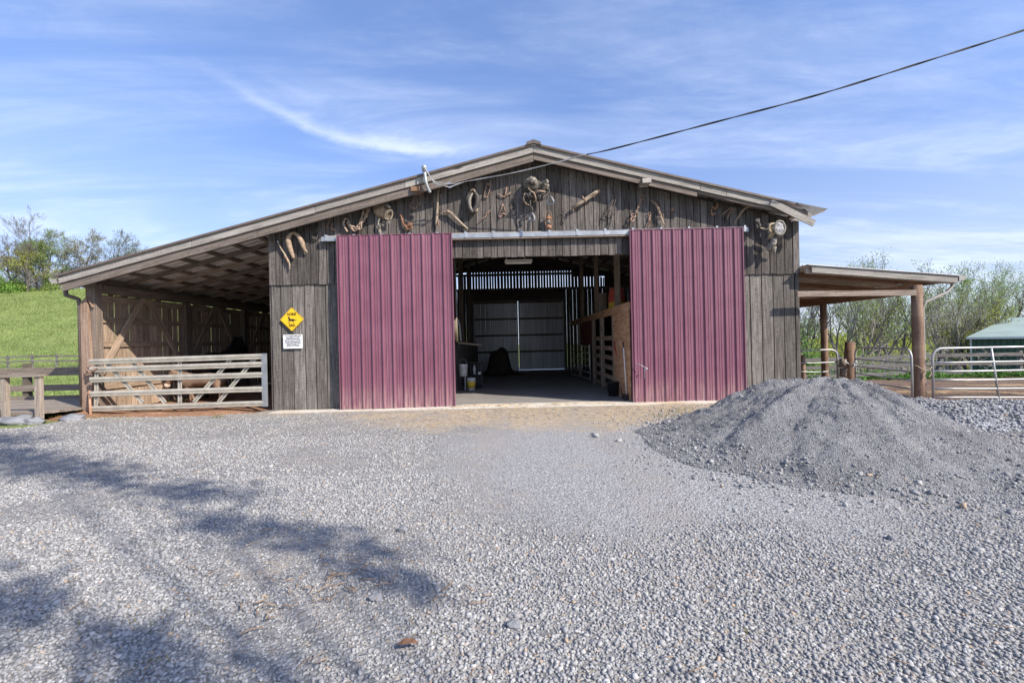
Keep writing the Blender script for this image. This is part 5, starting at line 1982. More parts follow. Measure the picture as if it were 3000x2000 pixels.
# shovel and broom against the plywood
sv = thing('shovel', 'black-bladed shovel with a red handle leaning on the plywood stall', 'shovel', (2.6, 11.3, 0))
hp0, hp1 = W(1801, 1010, 11.75), W(1835, 1150, 11.3)
hp0.x = min(hp0.x, 2.64)
mb = MB()
mb.tube([hp0, hp0.lerp(hp1, 0.55)], 0.016, 8)
mb.tube([hp0 + Vector((-0.02, 0, 0.02)), hp0 + Vector((0.0, 0.0, 0.10)), hp0 + Vector((0.02, 0, 0.02))], 0.012, 6)
mb.build('handle', 'red_paint', sv)
mb = MB()
mb.tube([hp0.lerp(hp1, 0.55), hp0.lerp(hp1, 0.75)], 0.018, 8)
mb.build('grip', 'sign_white', sv)
mb = MB()
mb.tube([hp0.lerp(hp1, 0.75), hp1], 0.017, 8)
mb.flap([W(1818, 1130, 11.25), W(1850, 1125, 11.25), W(1858, 1160, 11.1), W(1822, 1166, 11.1)], 0.05, 0.006)
mb.build('blade', 'black_plastic', sv)
bt = thing('muck_bucket', 'black rubber tub standing behind the shovel', 'tub', (2.55, 11.55, 0))
mb = MB()
mb.lathe((2.52, 11.5, 0.02), [(0.11, 0), (0.15, 0.34), (0.165, 0.34), (0.165, 0.36), (0.14, 0.36)], 18)
mb.build('pail', 'black_plastic', bt)
br = thing('broom', 'pale-handled broom leaning in the corner behind the right-hand door', 'broom', (2.75, 10.7, 0))
mb = MB()
mb.tube([(2.60, 10.62, 1.25), (2.64, 10.60, 0.15)], 0.014, 8)
mb.build('handle', 'sign_white', br)
mb = MB()
mb.tube([(2.598, 10.62, 1.25), (2.594, 10.621, 1.38)], 0.016, 8)
mb.build('grip', 'black_plastic', br)
mb = MB()
mb.box((2.58, 10.50, 0.03), (2.66, 10.75, 0.16))
mb.build('head', 'dark_mane', br)

# ------------------------------------------------------------------ right corral
def tube_gate(name, label, p0, p1, z0, z1, n, rad, r=0.021, ups=(), bend=True, slant=0.0):
    g = thing(name, label, 'gate', (p0[0], p0[1], 0), 'tube gates of the corral')
    p0, p1 = Vector((p0[0], p0[1], 0)), Vector((p1[0], p1[1], 0))
    d = (p1 - p0)
    L = d.length
    d.normalize()
    at = lambda s_, z: p0 + d * s_ + Vector((0, 0, z))
    arc = []
    for k in range(7):
        an = math.pi - k * math.pi / 12
        arc.append(at(rad + rad * math.cos(an), z1 - rad + rad * math.sin(an)))
    arc2 = []
    for k in range(7):
        an = math.pi / 2 - k * math.pi / 12
        arc2.append(at(L - rad + rad * math.cos(an), z1 - rad + rad * math.sin(an)))
    mb = MB()
    mb.tube([at(0, z0 - 0.05)] + arc + arc2 + [at(L, z0 - 0.05)], r * 1.15, 10)
    mb.build('frame', 'tube_metal', g)
    for k in range(n):
        z = z0 + (z1 - rad * 0.55 - z0) * k / n
        mb = MB()
        sag = [at(s_ * L, z - 0.012 * math.sin(math.pi * s_) + (0.004 * math.sin(9 * s_ + k))) for s_ in np.linspace(0, 1, 9)]
        mb.tube(sag, r * 0.9, 8)
        mb.build('rail', 'tube_metal', g)
    for (s0, s1) in ups:
        mb = MB()
        mb.tube([at(s0, z1), at(s1, z0 - 0.03)], r, 8)
        mb.build('upright', 'tube_metal', g)
    return g


tube_gate('tube_gate', 'short tube gate between the barn corner and the thick stump post', (7.78, 12.35), (8.78, 12.3), 0.2, 1.03, 3, 0.16)
tube_gate('tube_gate', 'six-rail tube gate swung inward between the stump post and the big round post', (9.08, 12.05), (8.70, 9.92), 0.03, 1.09, 5, 0.2)
tube_gate('tube_gate', 'long tube gate with a slanting brace running off to the right', (9.10, 9.86), (12.6, 9.55), 0.03, 1.09, 5, 0.2, ups=((1.17, 1.30), (2.7, 2.7)))


def round_post(x, y, z0, h, r, label, tilt=(0, 0), grp=None, mat='post_wood'):
    mb = MB()
    mb.tube([(x, y, z0 - 0.3), (x + tilt[0] * 0.5, y + tilt[1] * 0.5, z0 + h * 0.5), (x + tilt[0], y + tilt[1], z0 + h)], [r * 1.05, r, r * 0.95], 14, tone=tn(0.9, 1.1))
    return tag(mb.build('fence_post', mat, None, (x, y, z0)), label, 'post', grp)


p = W(2488, 1002, 12.3)
round_post(p.x - 0.05, 12.3, 0, p.z, 0.125, 'thick short round post holding the middle tube gate', (0.07, 0))
mb = MB()
for k in range(3):
    mb.tube([(8.86 - 0.01 * k, 12.2, 0.05 + 0.25 * k), (8.87, 12.2, 0.28 + 0.25 * k)], 0.085, 10, tone=tn(0.7, 1.0))
tag(mb.build('log_stub', 'beam_wood', None, (8.86, 12.2, 0)), 'short rough stub of log standing beside the thick stump post', 'log')
p = W(2350, 1040, 12.4)
round_post(p.x + 0.02, 12.4, 0, p.z + 0.0, 0.06, 'thin post at the barn corner beside the short tube gate')
mb = MB()
mb.tube(curve([(8.78, 9.88, 0.72), (8.92, 9.84, 0.62), (9.08, 9.86, 0.7), (9.05, 10.1, 0.74), (8.85, 10.1, 0.72), (8.78, 9.88, 0.72)]), 0.012, 6)
mb.tube(curve([(9.0, 9.83, 0.65), (9.02, 9.81, 0.55), (8.95, 9.8, 0.48)]), 0.012, 6)
tag(mb.build('tie_rope', 'rope', None, (8.9, 9.85, 0.7)), 'pale rope tied round the big round post', 'rope')
mb = MB()
mb.tube(curve([W(2472, 1056, 12.1), W(2490, 1068, 12.05), W(2506, 1074, 12.0)]), 0.014, 6)
mb.chain([W(2500, 1075, 11.98), W(2510, 1066, 11.98), W(2506, 1056, 12.0), W(2500, 1072, 11.98)], 0.05, 0.010)
tag(mb.build('gate_tie', 'galvanized', None, W(2500, 1070, 12)), 'white chain and strap tying the middle gate to the stump post', 'chain')


# board fence behind the corral
def board_fence(label, pts, heights, w, mat, posts, post_h, ptone=0.9, group=None):
    f = thing('board_fence', label, 'fence', (pts[0][0], pts[0][1], T(*pts[0])), group)
    for i in range(len(pts) - 1):
        a, b = pts[i], pts[i + 1]
        for h in heights:
            mb = MB()
            za, zb = T(*a) + h + rnd(-0.03, 0.03), T(*b) + h + rnd(-0.03, 0.03)
            mb.beam((a[0], a[1] - 0.07, za), (b[0] - 0.02, b[1] - 0.07, zb), 0.03, w, (0, 0, 1), tn(0.7, 1.05))
            mb.build('board', mat, f)
    for (x, y, dx) in posts:
        mb = MB()
        z = T(x, y)
        mb.beam((x, y, z - 0.3), (x + dx, y, z + post_h + rnd(-0.05, 0.05)), 0.14, 0.14, (0, 1, 0), tn(0.8, 1.1))
        mb.build('post', mat, f)
    return f


xs_f = [7.5 + 3.7 * k for k in range(9)]
board_fence('three-board weathered fence along the far side of the muddy paddock', [(x, 20 + 0.15 * math.sin(x)) for x in xs_f], (0.25, 0.62, 0.98), 0.15, 'fence_wood',
            [(x, 20.05 + 0.15 * math.sin(x), (0.0, 0.25, -0.05, 0.3)[k % 4]) for k, x in enumerate(xs_f)], 1.2)

# field fence on the left
xs_f = [-62.0 + 2.42 * k for k in range(13)]
board_fence('grey two-rail fence across the foot of the green hill', [(x, 45) for x in xs_f], (0.62, 1.08), 0.15, 'fence_wood', [(x, 45, 0.0) for x in xs_f], 1.3)

# ------------------------------------------------------------------ green shed
gs = thing('metal_shed', 'dark green metal shed with a pale green roof beyond the paddock', 'shed', (32.3, 32, -2.1))
an = R(-60)
wd_ = Vector((math.cos(an), math.sin(an), 0))                 # along the eave wall
dp = Vector((math.sin(-an), math.cos(an), 0))                 # away from us
O = Vector((32.3, 32.0, 0))
zb_, ze = -2.2, 1.0
L_, D_ = 14.0, 18.0
mb = MB()
k = 0
s_ = 0.0
while s_ < L_:
    off = -0.0 if k % 2 else -0.03
    a, b = O + wd_ * s_ + dp * off, O + wd_ * (s_ + (0.22 if k % 2 == 0 else 0.08)) + dp * off
    mb.add([(a.x, a.y, zb_ - 0.5), (b.x, b.y, zb_ - 0.5), (b.x, b.y, ze), (a.x, a.y, ze)], [(0, 1, 2, 3)], 1.0 if k % 2 == 0 else 0.7)
    s_ += 0.22 if k % 2 == 0 else 0.08
    k += 1
a, b, c = O, O + dp * D_, O + dp * D_ / 2
mb.add([(a.x, a.y, zb_ - 0.5), (b.x, b.y, zb_ - 0.5), (b.x, b.y, ze), (c.x, c.y, ze + 1.4), (a.x, a.y, ze)], [(0, 1, 2, 3, 4)], 1.0)
mb.build('wall', 'green_metal', gs)
mb = MB()
a0, a1 = O - dp * 0.25 - wd_ * 0.2, O - dp * 0.25 + wd_ * (L_ + 0.2)
r0, r1 = O + dp * D_ / 2 - wd_ * 0.2, O + dp * D_ / 2 + wd_ * (L_ + 0.2)
b0, b1 = O + dp * (D_ + 0.25) - wd_ * 0.2, O + dp * (D_ + 0.25) + wd_ * (L_ + 0.2)
ze2 = ze - 0.08
zr_ = ze + 1.45
mb.add([(a0.x, a0.y, ze2 + 0.1), (a1.x, a1.y, ze2 + 0.1), (r1.x, r1.y, zr_), (r0.x, r0.y, zr_), (b1.x, b1.y, ze2 + 0.1), (b0.x, b0.y, ze2 + 0.1)], [(0, 1, 2, 3), (3, 2, 4, 5)])
mb.build('roof', 'green_roof', gs)
mb = MB()
mb.beam(a0 + Vector((0, 0, ze2 + 0.03)), a1 + Vector((0, 0, ze2 + 0.03)), 0.05, 0.14)
mb.beam(O - dp * 0.04 + Vector((0, 0, zb_ - 0.4)), O - dp * 0.04 + Vector((0, 0, ze - 0.05)), 0.13, 0.05, (0, 1, 0))
mb.build('trim', 'white_trim', gs)

# ------------------------------------------------------------------ boardwalk on the left
bw = thing('boardwalk', 'low wooden footbridge with railings left of the shed', 'footbridge', (-10.5, 10, 0))
mb = MB()
for k in range(15):
    y = 9.5 + k * 0.17
    x1 = -9.72 if k < 3 else -9.75
    x1 = -9.86 - 0.0 * k
    xr = -9.9 + min(0.28, k * 0.1)
    mb.box((-14.5, y, 0.15), (xr, y + 0.162, 0.195), tn(0.85, 1.1), (1, 0, 0))
mb.build('deck', 'deck_wood', bw)
mb = MB()
mb.box((-14.5, 9.46, -0.02), (-9.9, 9.495, 0.15), 0.6, (1, 0, 0))
mb.box((-14.5, 12.06, -0.1), (-9.7, 12.1, 0.15), 0.6, (1, 0, 0))
mb.build('stringer', 'deck_wood', bw)
for x in (-9.80, -10.5, -11.6, -12.7):
    mb = MB()
    mb.box((x - 0.05, 9.36, -0.1), (x + 0.05, 9.455, 0.94), tn(1.1, 1.3))
    mb.build('post', 'deck_wood', bw)
for (zz, h, x0, x1) in ((0.97, 0.05, -14.5, -9.72),):
    mb = MB()
    mb.box((x0, 9.33, zz - h / 2), (x1, 9.48, zz + h / 2), 0.95, (1, 0, 0))
    mb.build('hand_rail', 'deck_wood', bw)
for x in (-11.3, -13.0, -14.4):
    mb = MB()
    mb.box((x - 0.07, 12.12, -0.2), (x + 0.07, 12.25, 1.15), 0.5)
    mb.build('post', 'dark_wood' if x > -12 else 'deck_wood', bw)
for (zz, h) in ((0.93, 0.22), (0.50, 0.16), (0.24, 0.1)):
    mb = MB()
    mb.box((-15.5, 12.07, zz - h / 2), (-11.2, 12.115, zz + h / 2), 0.8, (1, 0, 0))
    mb.build('rail_board', 'deck_wood', bw)

# ------------------------------------------------------------------ stones
def ico():
    bm = bmesh.new()
    bmesh.ops.create_icosphere(bm, subdivisions=1, radius=1.0)
    V = np.array([v.co[:] for v in bm.verts])
    F = np.array([[x.index for x in f.verts] for f in bm.faces])
    bm.free()
    return V, F


IV, IF = ico()


def stones(name, pos, rad, mat, seed, tmin=0.0, tmax=1.0, flat=0.7):
    rs = np.random.RandomState(seed)
    n = len(pos)
    V = IV[None] * (1 + rs.uniform(-0.42, 0.38, (n, 12, 1)))
    V = V * np.stack([rs.uniform(0.8, 1.35, n), rs.uniform(0.65, 1.05, n), rs.uniform(0.45, 0.9, n) * flat / 0.7], 1)[:, None]
    a, b, c = [rs.uniform(0, 2 * np.pi, n) for _ in range(3)]
    b = rs.normal(0, 0.7, n)
    ca, sa, cb, sb = np.cos(a), np.sin(a), np.cos(b), np.sin(b)
    x, y, z = V[..., 0], V[..., 1], V[..., 2]
    y, z = y * cb[:, None] - z * sb[:, None], y * sb[:, None] + z * cb[:, None]
    x, y = x * ca[:, None] - y * sa[:, None], x * sa[:, None] + y * ca[:, None]
    V = np.stack([x, y, z], 2) * rad[:, None, None] + pos[:, None]
    F = IF[None] + (np.arange(n) * 12)[:, None, None]
    tone = np.repeat(np.clip(rs.beta(2.2, 2.0, n) * (tmax - tmin) + tmin, 0, 0.96), 20)
    br_ = np.repeat(rs.uniform(0, 1, n) < 0.02, 20)
    tone[br_] = 1.0
    ob = np_mesh(name, V.reshape(-1, 3), F.reshape(-1, 3), tone, mat)
    return ob


PC = (4.34, 6.3)


def pile_h(x, y):
    dx, dy = x - PC[0], y - PC[1]
    sx_ = 2.5 if dx < 0 else 1.72
    sy_ = 2.42 if dy < 0 else 1.7
    an = math.atan2(dy / sy_, dx / sx_)
    r = math.hypot(dx / sx_, dy / sy_)
    ca_, sa_ = math.cos(an), math.sin(an)
    lob = mnoise.noise(Vector((ca_ * 1.6, sa_ * 1.6, 1.2)))
    r *= 1 + 0.10 * lob + 0.05 * mnoise.noise(Vector((ca_ * 4, sa_ * 4, 5)))
    s_ = 1.06 - r
    if s_ <= -0.15:
        return -0.05
    s_ = max(s_, 0.0)
    # rounded crown, straight flank, concave toe
    core = min(1.0, s_ / 1.06)
    base = 0.97 * (0.82 * core ** 1.22 + 0.18 * core ** 2.6) * (1.0 - 0.26 * sstep(0.62, 1.0, core)) / 0.80
    env = math.sin(math.pi * min(1, max(0, r))) ** 0.8
    wob = 0.25 * mnoise.noise(Vector((x * 1.1, y * 1.1, 3)))
    g1 = abs(mnoise.noise(Vector((an * 2.2 + wob, r * 0.5, 3.0))))
    g2 = abs(mnoise.noise(Vector((an * 5.5 + wob * 2, r * 1.2, 7.0))))
    base += env * (0.17 * (g1 - 0.22) + 0.075 * (g2 - 0.2))
    k = min(1, core * 7)
    base += k * (0.055 * mnoise.noise(Vector((x * 2.4, y * 2.4, 0))) + 0.03 * mnoise.noise(Vector((x * 6, y * 6, 0))) + 0.014 * mnoise.noise(Vector((x * 15, y * 15, 2))) + 0.008 * mnoise.noise(Vector((x * 36, y * 36, 2))))
    return base + 0.018 - 0.04 * sstep(0.05, 0.0, core)


def pile2_h(x, y):
    h = 0.0
    for (cx_, cy_, rx, ry, H) in ((6.95, 7.55, 0.95, 1.1, 0.29), (7.95, 7.35, 1.15, 1.2, 0.28), (9.1, 7.2, 1.1, 1.2, 0.17), (6.2, 7.0, 0.7, 0.8, 0.12)):
        q = ((x - cx_) / rx) ** 2 + ((y - cy_) / ry) ** 2
        h = max(h, H * max(0, 1 - q) ** 0.9)
    return h + 0.03 * mnoise.noise(Vector((x * 3, y * 3, 4))) * min(1, h * 8) + 0.022 - (0.035 if h <= 0.001 else 0)


def heap(name, label, xs, ys, fn, mat):
    V = np.array([(x, y, fn(x, y)) for y in ys for x in xs])
    nx = len(xs)
    F = []
    for j in range(len(ys) - 1):
        for i in range(nx - 1):
            q = (j * nx + i, j * nx + i + 1, (j + 1) * nx + i + 1, (j + 1) * nx + i)
            if max(V[k][2] for k in q) > 0.0:
                F.append(q)
    ob = np_mesh(name, V, np.array(F), None, mat, True)
    return tag(ob, label, 'gravel pile')


heap('gravel_pile', 'large grey heap of fine crushed stone in front of the right door', np.linspace(0.9, 6.9, 300), np.linspace(3.2, 8.4, 260), pile_h, 'pile_dust')
heap('gravel_pile', 'low double heap of coarse gravel by the long tube gate', np.linspace(5.2, 10.6, 130), np.linspace(5.9, 8.9, 80), pile2_h, 'pile_coarse')


def gpos(n, f):
    out = []
    rs = np.random.RandomState(11)
    return f(rs, n)


def fine_w(x, y):
    r = ((x - 1.9) / 2.7) ** 2 + ((y - 6.2) / 3.1) ** 2
    nz = mnoise.noise(Vector((x * 0.9, y * 0.9, 3)))
    return sstep(0.5, 1.5, r + 0.7 * nz)


def dirt_w(x, y):
    r = ((x - 1.1) / 3.9) ** 2 + ((y - 9.1) / 1.7) ** 2 + 0.6 * mnoise.noise(Vector((x, y, 9)))
    return sstep(0.4, 1.6, r)


def dust_w(x, y):
    # packed dusty places where few stones show, mostly on the left
    nz = mnoise.noise(Vector((x * 0.55, y * 0.8, 21))) + 0.4 * mnoise.noise(Vector((x * 1.6, y * 2.0, 4)))
    return 1 - 0.75 * sstep(0.12, 0.42, nz) * sstep(1.0, -1.5, x)


rs = np.random.RandomState(5)
pos, rad = [], []
# yard stones: dense close to the viewer, thinner with distance
bands = [(0.9, 3.2, 3600, 0.0088), (3.2, 5.0, 2500, 0.0092), (5.0, 7.2, 1000, 0.0102), (7.2, 9.9, 330, 0.0115)]
for (y0, y1, dens, r0) in bands:
    half0 = 1.16 * y1 + 1.7
    n = int(dens * (y1 - y0) * 2 * half0)
    xs_, ys_ = rs.uniform(-half0, half0, n), rs.uniform(y0, y1, n)
    keep = np.abs(xs_) < 1.16 * ys_ + 1.7
    for x, y in zip(xs_[keep], ys_[keep]):
        if not yard_keep(x, y):
            continue
        w = 0.26 + 0.74 * fine_w(x, y) * (0.35 + 0.65 * dirt_w(x, y)) * dust_w(x, y)
        if rs.rand() > w:
            continue
        if pile_h(x, y) > 0.03 or pile2_h(x, y) > 0.03:
            continue
        r = r0 * math.exp(rs.normal(0, 0.26)) * (0.45 + 0.55 * w)
        pos.append((x, y, yard_z(x, y) + r * 0.25))
        rad.append(r)
st = stones('gravel_stones', np.array(pos), np.array(rad), 'stone', 3)
tag(st, 'loose pale limestone gravel spread over the yard', 'gravel', kind='stuff')
pos, rad = [], []
for k in range(9000):
    x, y = rs.uniform(1.3, 6.4), rs.uniform(3.6, 7.6)
    h = pile_h(x, y)
    if h < 0.015:
        continue
    r = 0.0075 * math.exp(rs.normal(0, 0.35))
    pos.append((x, y, h + r * 0.2))
    rad.append(r)
for k in range(7000):
    x, y = rs.uniform(5.2, 10.5), rs.uniform(5.9, 8.8)
    h = pile2_h(x, y)
    if h < 0.01:
        continue
    r = 0.019 * math.exp(rs.normal(0, 0.25))
    pos.append((x, y, h + r * 0.3))
    rad.append(r)
for k in range(16000):
    an_, rr0 = rs.uniform(0, 6.283), rs.uniform(0.85, 1.5)
    x, y = PC[0] + math.cos(an_) * 2.4 * rr0, PC[1] + math.sin(an_) * 2.5 * rr0
    if rs.rand() > math.exp(-abs(rr0 - 0.98) * 5) or not yard_keep(x, y):
        continue
    h = max(pile_h(x, y), 0.02)
    r = 0.0085 * math.exp(rs.normal(0, 0.5))
    pos.append((x, y, h + r * 0.3))
    rad.append(r)
st = stones('heap_stones', np.array(pos), np.array(rad), 'stone', 4, 0.0, 0.85)
tag(st, 'small loose stones lying on the two gravel heaps', 'gravel', kind='stuff')

# bigger single stones
for (px, py, r, lab) in ((1181, 1563, 0.035, 'pale fist-sized stone on the gravel in the middle of the yard'), (1105, 1768, 0.036, 'upright grey stone on the gravel near the dry sticks'),
                         (1508, 1848, 0.033, 'large pale stone in the front middle of the gravel'), (2470, 1428, 0.07, 'flat grey stone at the foot of the large gravel heap')):
    dx, dy = px - 1500, 1000 - py
    wz = -dx * sr + dy * cr
    Y = 1.45 * FPX / -wz
    p = W(px, py, Y)
    mb = MB()
    mb.blob((p.x, p.y, 0.02 + r * 0.4), r, px % 13, 0.5, 2, sq=(1.2, 0.8, 0.75), smooth=False)
    tag(mb.build('stone', 'rock', None, (p.x, p.y, 0.02)), lab, 'stone')
for (px, py, r, lab) in ((15, 1252, 0.22, 'grey boulder at the left end below the boardwalk'), (50, 1245, 0.26, 'largest flat rock under the boardwalk edge'), (100, 1243, 0.17, 'small flat rock beside the boardwalk post'),
                         (215, 1222, 0.2, 'pale flat rock by the shed corner post')):
    p = W(px, py, 9.25 if px < 150 else 9.55)
    mb = MB()
    mb.blob((p.x, p.y, 0.03), r, px, 0.45, 3, sq=(1.2, 0.8, 0.55), smooth=True, freq=2.2)
    tag(mb.build('rock', 'rock', None, (p.x, p.y, 0)), lab, 'rock')


# sticks and dead leaves lying on the gravel
def gpt(px, py, z=0.04):
    dx, dy = px - 1500, 1000 - py
    wz = -dx * sr + dy * cr
    return W(px, py, (CAMZ - z) * FPX / -wz)


mb = MB()
rs2 = random.Random(4)
for k in range(70):
    px, py = rs2.gauss(900, 190), rs2.gauss(1690, 70)
    p = gpt(px, py)
    an = rs2.uniform(0, 6.3)
    L = rs2.uniform(0.03, 0.11)
    mb.tube([p, p + Vector((math.cos(an), math.sin(an), 0.05)) * L * 0.5 + Vector((0, 0, 0.004)), p + Vector((math.cos(an + 0.2), math.sin(an + 0.2), 0.03)) * L], rs2.uniform(0.002, 0.004), 5)
for k in range(40):
    px, py = rs2.uniform(100, 2900), rs2.uniform(1450, 1980)
    p = gpt(px, py)
    an = rs2.uniform(0, 6.3)
    L = rs2.uniform(0.03, 0.1)
    mb.tube([p, p + Vector((math.cos(an), math.sin(an), 0.05)) * L], rs2.uniform(0.0015, 0.003), 5)
tag(mb.build('twig_litter', 'stick', None), 'dry twigs and straw scattered on the gravel', 'twigs', kind='stuff')
for (px, py, L, lab) in ((1195, 1886, 0.11, 'brown curled dead leaf on the front gravel'),):
    p = gpt(px, py, 0.05)
    mb = MB()
    mb.add([p + Vector((-L / 2, 0, 0)), p + Vector((-L / 5, -0.02, 0.012)), p + Vector((L / 4, -0.018, 0.016)), p + Vector((L / 2, 0.0, 0.004)), p + Vector((L / 5, 0.022, 0.014)), p + Vector((-L / 5, 0.02, 0.016))],
           [(0, 1, 5), (1, 2, 4, 5), (2, 3, 4)])
    tag(mb.build('dead_leaf', 'brown_leaf', None, p), lab, 'leaf')


# ------------------------------------------------------------------ plants
def quads(P, N_, S, tone, rs_, asp=0.6):
    """one leaf quad per point, random facing"""
    n = len(P)
    d = rs_.normal(size=(n, 3))
    d /= np.linalg.norm(d, axis=1)[:, None]
    e = rs_.normal(size=(n, 3))
    e -= d * (e * d).sum(1)[:, None]
    e /= np.linalg.norm(e, axis=1)[:, None]
    a = d * S[:, None]
    b = e * S[:, None] * asp
    V = np.stack([P - a, P + b * 0.9, P + a, P - b * 0.9], 1).reshape(-1, 3)
    F = np.arange(4 * n).reshape(-1, 4)
    return V, F


def make_tree(name, label, base, H, seed, leafmat_, nleaf=3000, leaf=0.12, trunk_r=0.15, spread_=0.55, first=0.3, barkm='bark', levels=4, lean=(0, 0), multi=1, upness=0.35, group=None, bare_top=0.0, cat='tree', cl=0.25, rmin=0.0, clump=0.5):
    rg = random.Random(seed)
    rs_ = np.random.RandomState(seed)
    t = thing(name, label, cat, base, group)
    mb = MB()
    tips = []

    def grow(p, d, L, r, lev):
        n = 5 if lev == 0 else 4
        pts, rr = [p.copy()], [r]
        dd = d.copy()
        for k in range(n):
            dd = (dd + Vector((rg.gauss(0, 0.12 + 0.05 * lev), rg.gauss(0, 0.12 + 0.05 * lev), rg.gauss(0.02, 0.07) + 0.05 * upness * lev))).normalized()
            pts.append(pts[-1] + dd * L / n)
            rr.append(r * (1 - 0.62 * (k + 1) / n))
        rr = [max(q_, rmin) for q_ in rr]
        mb.tube(pts, rr, 7 if lev == 0 else (5 if lev < 2 else 3), caps=False, tone=rg.uniform(0.8, 1.15))
        if lev >= levels - 2:
            for q in pts[1:]:
                tips.append((q, L, lev))
        if lev >= levels - 1:
            return
        nb = (6 if lev == 0 else 4) + (1 if rg.random() < 0.5 else 0)
        for k in range(nb):
            f = first + (1 - first) * (k + rg.random() * 0.8) / nb if lev == 0 else 0.25 + 0.75 * (k + rg.random()) / nb
            f = min(f, 0.98)
            i = min(int(f * n), n - 1)
            q = pts[i].lerp(pts[i + 1], f * n - i)
            an = k * 2.4 + rg.uniform(-0.6, 0.6)
            ax = (pts[i + 1] - pts[i]).normalized()
            o1 = ax.orthogonal().normalized()
            o2 = ax.cross(o1)
            sdir = o1 * math.cos(an) + o2 * math.sin(an)
            tilt = rg.uniform(0.45, 0.95) * (spread_ / 0.55)
            nd = (ax * math.cos(tilt) + sdir * math.sin(tilt) + Vector((0, 0, upness * 0.5))).normalized()
            grow(q, nd, L * rg.uniform(0.42, 0.66) * (1.12 - 0.35 * f if lev == 0 else 1), rr[i] * rg.uniform(0.45, 0.68), lev + 1)
        # leader keeps going
        grow(pts[-1], dd, L * 0.45, rr[-1], lev + 1)

    b = Vector(base)
    for m_ in range(multi):
        dv_ = Vector((lean[0] + (rg.uniform(-0.25, 0.25) if multi > 1 else 0), lean[1] + (rg.uniform(-0.2, 0.2) if multi > 1 else 0), 1)).normalized()
        grow(b + Vector((0, 0, -0.3)), dv_, H * 0.62 * (rg.uniform(0.75, 1.0) if m_ else 1), trunk_r * (1 if m_ == 0 else 0.8), 0)
    # scale so that the top matches H
    top = max(v.z for v in mb.v) - b.z
    k = H / top
    for v in mb.v:
        v.x = b.x + (v.x - b.x) * (0.5 + 0.5 * k)
        v.y = b.y + (v.y - b.y) * (0.5 + 0.5 * k)
        v.z = b.z + (v.z - b.z) * k
    mb.build('trunk', barkm, t)
    if nleaf:
        tp = np.array([(b.x + (q.x - b.x) * (0.5 + 0.5 * k), b.y + (q.y - b.y) * (0.5 + 0.5 * k), b.z + (q.z - b.z) * k) for q, L, lev in tips])
        hz_ = (tp[:, 2] - b.z) / H
        w = np.ones(len(tp))
        if bare_top:
            w = np.where(hz_ > 1 - bare_top, 0.06, 1.0)
        # clumps: some tips carry many leaves, some none
        w *= rs_.gamma(clump, 1.0, len(tp)) + 0.02
        w /= w.sum()
        idx = rs_.choice(len(tp), nleaf, p=w)
        P_ = tp[idx] + rs_.normal(size=(nleaf, 3)) * cl * H * 0.06
        S_ = leaf * rs_.uniform(0.6, 1.3, nleaf)
        V, F = quads(P_, None, S_, None, rs_)
        tone = np.clip(rs_.normal(0.5, 0.2, nleaf) + 0.15 * np.repeat(rs_.normal(size=len(tp)), 1)[idx], 0, 1)
        ob = np_mesh('crown', V, F, tone, leafmat_)
        ob.parent = t
        ob.matrix_parent_inverse = Matrix.Translation(t.location).inverted()
    return t


def at_px(px, Y):
    """ground point under photo column px at distance Y"""
    x = (px - 1500) / FPX * Y
    return (x, Y, T(x, Y))


# left hill trees (crest about 120 m away)
LT = [  # px, Y, H, leaf material, n, bare_top, multi, bark, spread, label
    (50, 118, 15.0, 'leaf_olive', 2600, 0.45, 2, 'bark', 0.6, 'bare-topped tree with olive lower leaves at the left edge of the hill'),
    (112, 122, 22.0, 'leaf_olive', 700, 0.55, 1, 'bark', 0.5, 'tallest bare grey tree on the hill crest'),
    (142, 117, 17.0, 'leaf_green', 5200, 0.0, 2, 'bark', 0.62, 'full green tree with several trunks on the hill crest'),
    (85, 112, 12.5, 'leaf_yellow', 2600, 0.2, 2, 'bark', 0.6, 'low yellow-green tree in front of the tallest bare one'),
    (252, 120, 16.0, 'leaf_olive', 2200, 0.0, 1, 'bark', 0.66, 'round olive tree with a single trunk behind the shed eave'),
    (338, 121, 15.6, 'leaf_green', 1800, 0.0, 2, 'bark', 0.6, 'dark sparse tree right of the round olive one'),
    (408, 150, 15.5, 'leaf_olive', 250, 0.6, 1, 'bark', 0.5, 'far bare treetop just showing over the shed roof'),
    (457, 152, 17.0, 'leaf_olive', 250, 0.6, 2, 'bark', 0.5, 'bare double treetop nearest the barn above the shed roof'),
    (205, 128, 11.0, 'leaf_olive', 500, 0.5, 1, 'bark', 0.5, 'thin bare tree between the full green one and the round olive one'),
]
for i, (px, Y, H, lm, n, bt_, mu, bk, sp_, lab) in enumerate(LT):
    make_tree('tree', lab, at_px(px, Y), H, 100 + i, lm, int(n * 1.7), 0.13, 0.30, sp_, 0.22, bk, 5, (0, 0), mu, 0.4, 'trees on the hill crest', bt_, rmin=0.018)


